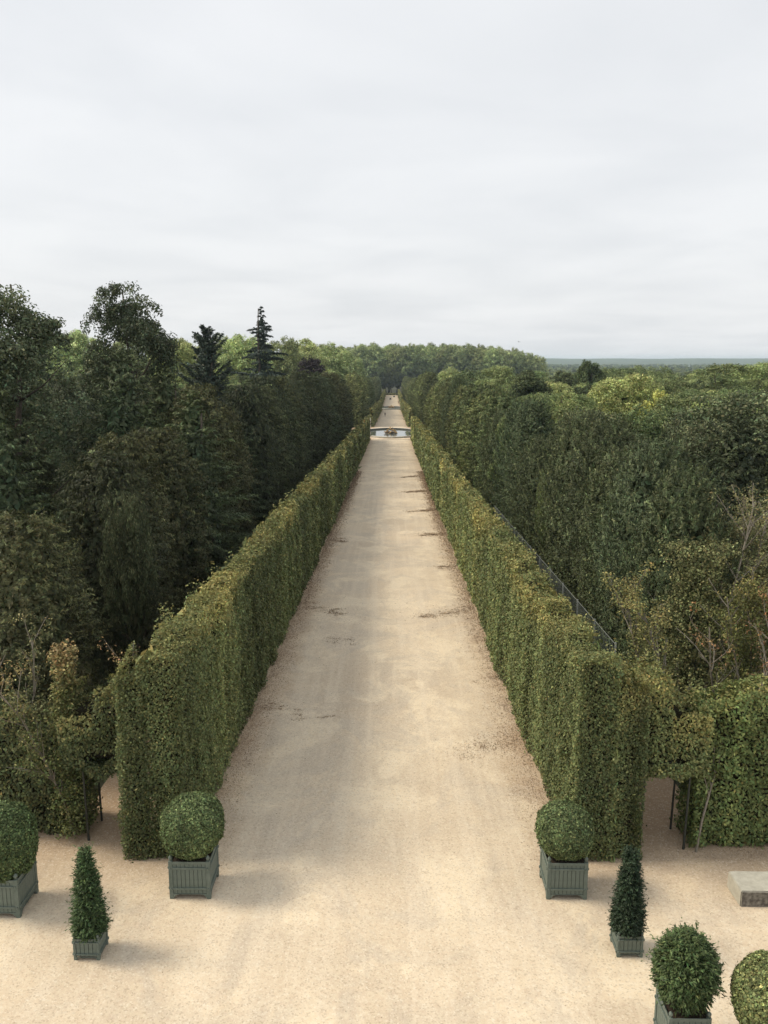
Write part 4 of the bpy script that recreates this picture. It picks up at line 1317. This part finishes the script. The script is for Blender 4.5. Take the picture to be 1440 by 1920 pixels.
# pale stone term by the far hedge's start
root = empty("stone_term", (-6.35, 255.0, float(gz(255)))); tag(root, "slim white stone term before the second left hedge", "statue")
link("pedestal", MB().box(-.28, .28, -.28, .28, 0, .5).mesh("pedestal", M_STONE, .02), root)
V = []
for z, q in ((.5, .13), (2.1, .22), (2.2, .24)):
    V += [(-q, -q, z), (q, -q, z), (q, q, z), (-q, q, z)]
F = [(i * 4 + k, i * 4 + (k + 1) % 4, (i + 1) * 4 + (k + 1) % 4, (i + 1) * 4 + k) for i in range(2) for k in range(4)] + [(8, 9, 10, 11)]
link("shaft", MB().add(V, F).mesh("shaft", M_STONE), root)
link("bust", MB().lathe([(.24, 2.2), (.26, 2.35), (.10, 2.55), (.09, 2.62), (.15, 2.75), (.15, 2.88), (.08, 3.0), (.01, 3.02)], 12).mesh("bust", M_STONE, smooth=True), root)

# ------------------------------------------------------------------ people, carts, bird
for k, (x, y, rz, lab) in enumerate(((-2.6, 352, .1, "person in dark clothes walking on the left of the walk between the basins"),
                                     (4.55, 553, 3.0, "person in dark clothes walking near the right hedge beyond the second basin"))):
    root = empty("person", (x, y, float(gz(y))), rz); tag(root, lab, "person", "walkers on the avenue")
    link("body", ME_WALK[k], root)
    hm = MB().lathe([(.09, 1.62), (.115, 1.68), (.11, 1.76), (.07, 1.81), (.002, 1.83)], 12, 0, .03).mesh("hair", M_HAIR, smooth=True)
    link("hair", hm, root)


def cart(label, x, y, rz, sc=1.0):
    root = empty("electric_cart", (x, y, float(gz(y))), rz); tag(root, label, "cart", "service carts at the far end"); root.scale = (sc,) * 3
    V = []
    prof = [(-1.15, .35), (-1.15, .75), (-.8, .85), (-.35, .55), (.5, .55), (.7, .95), (1.1, .85), (1.2, .35)]
    for s in (-.6, .6): V += [(s, a, b) for a, b in prof]
    n = len(prof); F = [(i, (i + 1) % n, n + (i + 1) % n, n + i) for i in range(n)] + [tuple(range(n - 1, -1, -1)), tuple(range(n, 2 * n))]
    link("body", MB().add(V, F).mesh("cart_body", M_CART, .03), root)
    link("canopy", MB().box(-.64, .64, -.9, 1.0, 1.86, 1.94).mesh("canopy", M_CART, .03), root)
    for sx in (-1, 1):
        for a in (-.85, .85):
            link("canopy_post", MB().tube([(sx * .56, a, .7), (sx * .56, a * .95, 1.88)], .025, 6).mesh("canopy_post", M_IRON), root)
            V = MB().tube([(sx * .5, a, .23), (sx * .64, a, .23)], .23, 14)
            link("wheel", V.mesh("wheel", M_RUBBER), root)
    link("seat", MB().box(-.52, .52, -.25, .25, .56, .74).box(-.52, .52, .26, .36, .6, 1.15).mesh("seat", M_RUBBER, .02), root)


cart("dark canopied cart parked in the far walk, the nearer of two", -.9, 629, .0, 1.15)
cart("dark cart farther off against the walk's closing hedge", 2.1, 697, .2, 1.0)

root = empty("bird", (22.5, 148, 16.2)); tag(root, "tiny dark bird flying above the far plane trees", "bird"); root.rotation_euler = (0, .2, .6)
V = [(0, .22, 0), (.045, .05, .03), (-.045, .05, .03), (.05, .05, -.04), (-.05, .05, -.04), (.03, -.15, 0), (-.03, -.15, 0), (.07, -.28, 0), (-.07, -.28, 0), (.28, .06, .10), (.26, -.06, .09), (.52, -.05, .05), (-.28, .06, .10), (-.26, -.06, .09), (-.52, -.05, .05), (.04, -.06, .03), (-.04, -.06, .03)]
F = [(0, 1, 2), (0, 3, 1), (0, 2, 4), (0, 4, 3), (1, 15, 16, 2), (15, 5, 6, 16), (3, 4, 6, 5), (1, 3, 5, 15), (2, 16, 6, 4), (5, 7, 8, 6), (1, 9, 10, 15), (9, 11, 10), (2, 16, 13, 12), (12, 13, 14)]
link("body", MB().add(V, F).mesh("bird_body", M_CLOTH), root)

# ------------------------------------------------------------------ leaf litter
def litter():
    r = np.random.default_rng(5); P = []
    for s in (-1, 1):                                   # along the hedge feet
        n = 15000; y = 20.5 + 110 * r.random(n) ** 1.6; x = s * (HX - np.abs(r.normal(0, .5, n)))
        P.append(np.stack([x, y], -1))
    lines = [((-5.2, 32.5), (-3.5, 31.2), 420, .16), ((-3.3, 30.9), (-2.0, 31.2), 110, .10), ((-5.3, 49), (-2.1, 45.9), 600, .28), ((5.3, 48), (2.0, 45.6), 950, .42), ((5.4, 29.6), (2.7, 27.3), 1150, .40),
             ((-2.9, 42), (-1.6, 40.8), 130, .3), ((5.2, 74), (2.4, 71.5), 600, .4), ((5.3, 89), (2.0, 86.5), 600, .4), ((5.2, 106), (2.0, 103), 500, .45), ((5.2, 124), (2.2, 121), 400, .45), ((-5.1, 71), (-3.6, 68.8), 250, .3), ((5.2, 36), (4.2, 35), 150, .2), ((5.1, 60), (3.6, 58.5), 220, .3),
             ((9.1, 21.5), (14, 21.3), 900, .35), ((7.3, 23), (8.7, 21.5), 300, .9), ((-8.7, 21.8), (-13, 21.9), 500, .4), ((-8.4, 22), (-7.2, 24), 250, .6)]
    for (a, b, n, wd) in lines:
        m = max(5, int(n / 45)); t = r.random(m) ** 1.15
        c = np.array(a)[None] * (1 - t[:, None]) + np.array(b)[None] * t[:, None] + r.normal(0, 1, (m, 2)) * np.array([.35, wd * .75]) * (1.25 - .7 * t[:, None])
        sz = r.uniform(.4, 1.5, m) * wd * (1.35 - .6 * t)
        k = (1.25 * n * sz / sz.sum()).astype(int) + 1
        i = np.repeat(np.arange(m), k)
        P.append(c[i] + r.standard_t(3, (len(i), 2)) * sz[i][:, None] * np.array([.75, .45]))
    n = 1500
    P.append(np.stack([r.uniform(-11, 13, n), 11 + 40 * r.random(n)], -1))
    P = np.concatenate(P)
    k = (np.abs(P[:, 0]) < 5.3) | (P[:, 1] < 21.3) | (np.abs(P[:, 0]) > 7.2)
    P = P[k]; n = len(P)
    L = np.clip(.0014 * P[:, 1], .028, .2) * r.uniform(.6, 1.3, n)
    N = r.normal(0, .25, (n, 3)); N[:, 2] += 1
    P3 = np.stack([P[:, 0], P[:, 1], gz(P[:, 1]) + .006 + .15 * L], -1)
    c = np.where(r.random((n, 1)) < .7, np.array([[.22, .155, .10]]), np.array([[.42, .31, .19]])) * np.exp(r.normal(0, .35, (n, 1)))
    o = link("fallen_leaves", leaf_mesh("fallen_leaves", M_LEAF, [dict(P=P3, N=N, L=L, W=L * .6, col=c)]))
    tag(o, "brown fallen leaves along the hedge feet and in drifts across the gravel", "leaves", None, "stuff")


litter()

# ------------------------------------------------------------------ haze
def haze():
    me = MB().box(-8800, 8800, -50, 9500, -24, 52).mesh("haze", M_CORE)
    me.materials.clear()
    m, t = new_mat("haze_air")
    out = nd('ShaderNodeOutputMaterial', t)
    pv = nd('ShaderNodeVolumePrincipled', t)
    pv.inputs['Color'].default_value = (.72, .87, 1.0, 1)
    pv.inputs['Density'].default_value = .00010
    pv.inputs['Anisotropy'].default_value = .2
    t.links.new(pv.outputs[0], out.inputs['Volume'])
    me.materials.append(m)
    o = link("haze", me); tag(o, "pale even haze filling the air over the park", "haze", None, "stuff")


haze()
print("TREES", len(TREES), "TRIS", sum(len(m.loops) - 2 * len(m.polygons) for m in bpy.data.meshes))
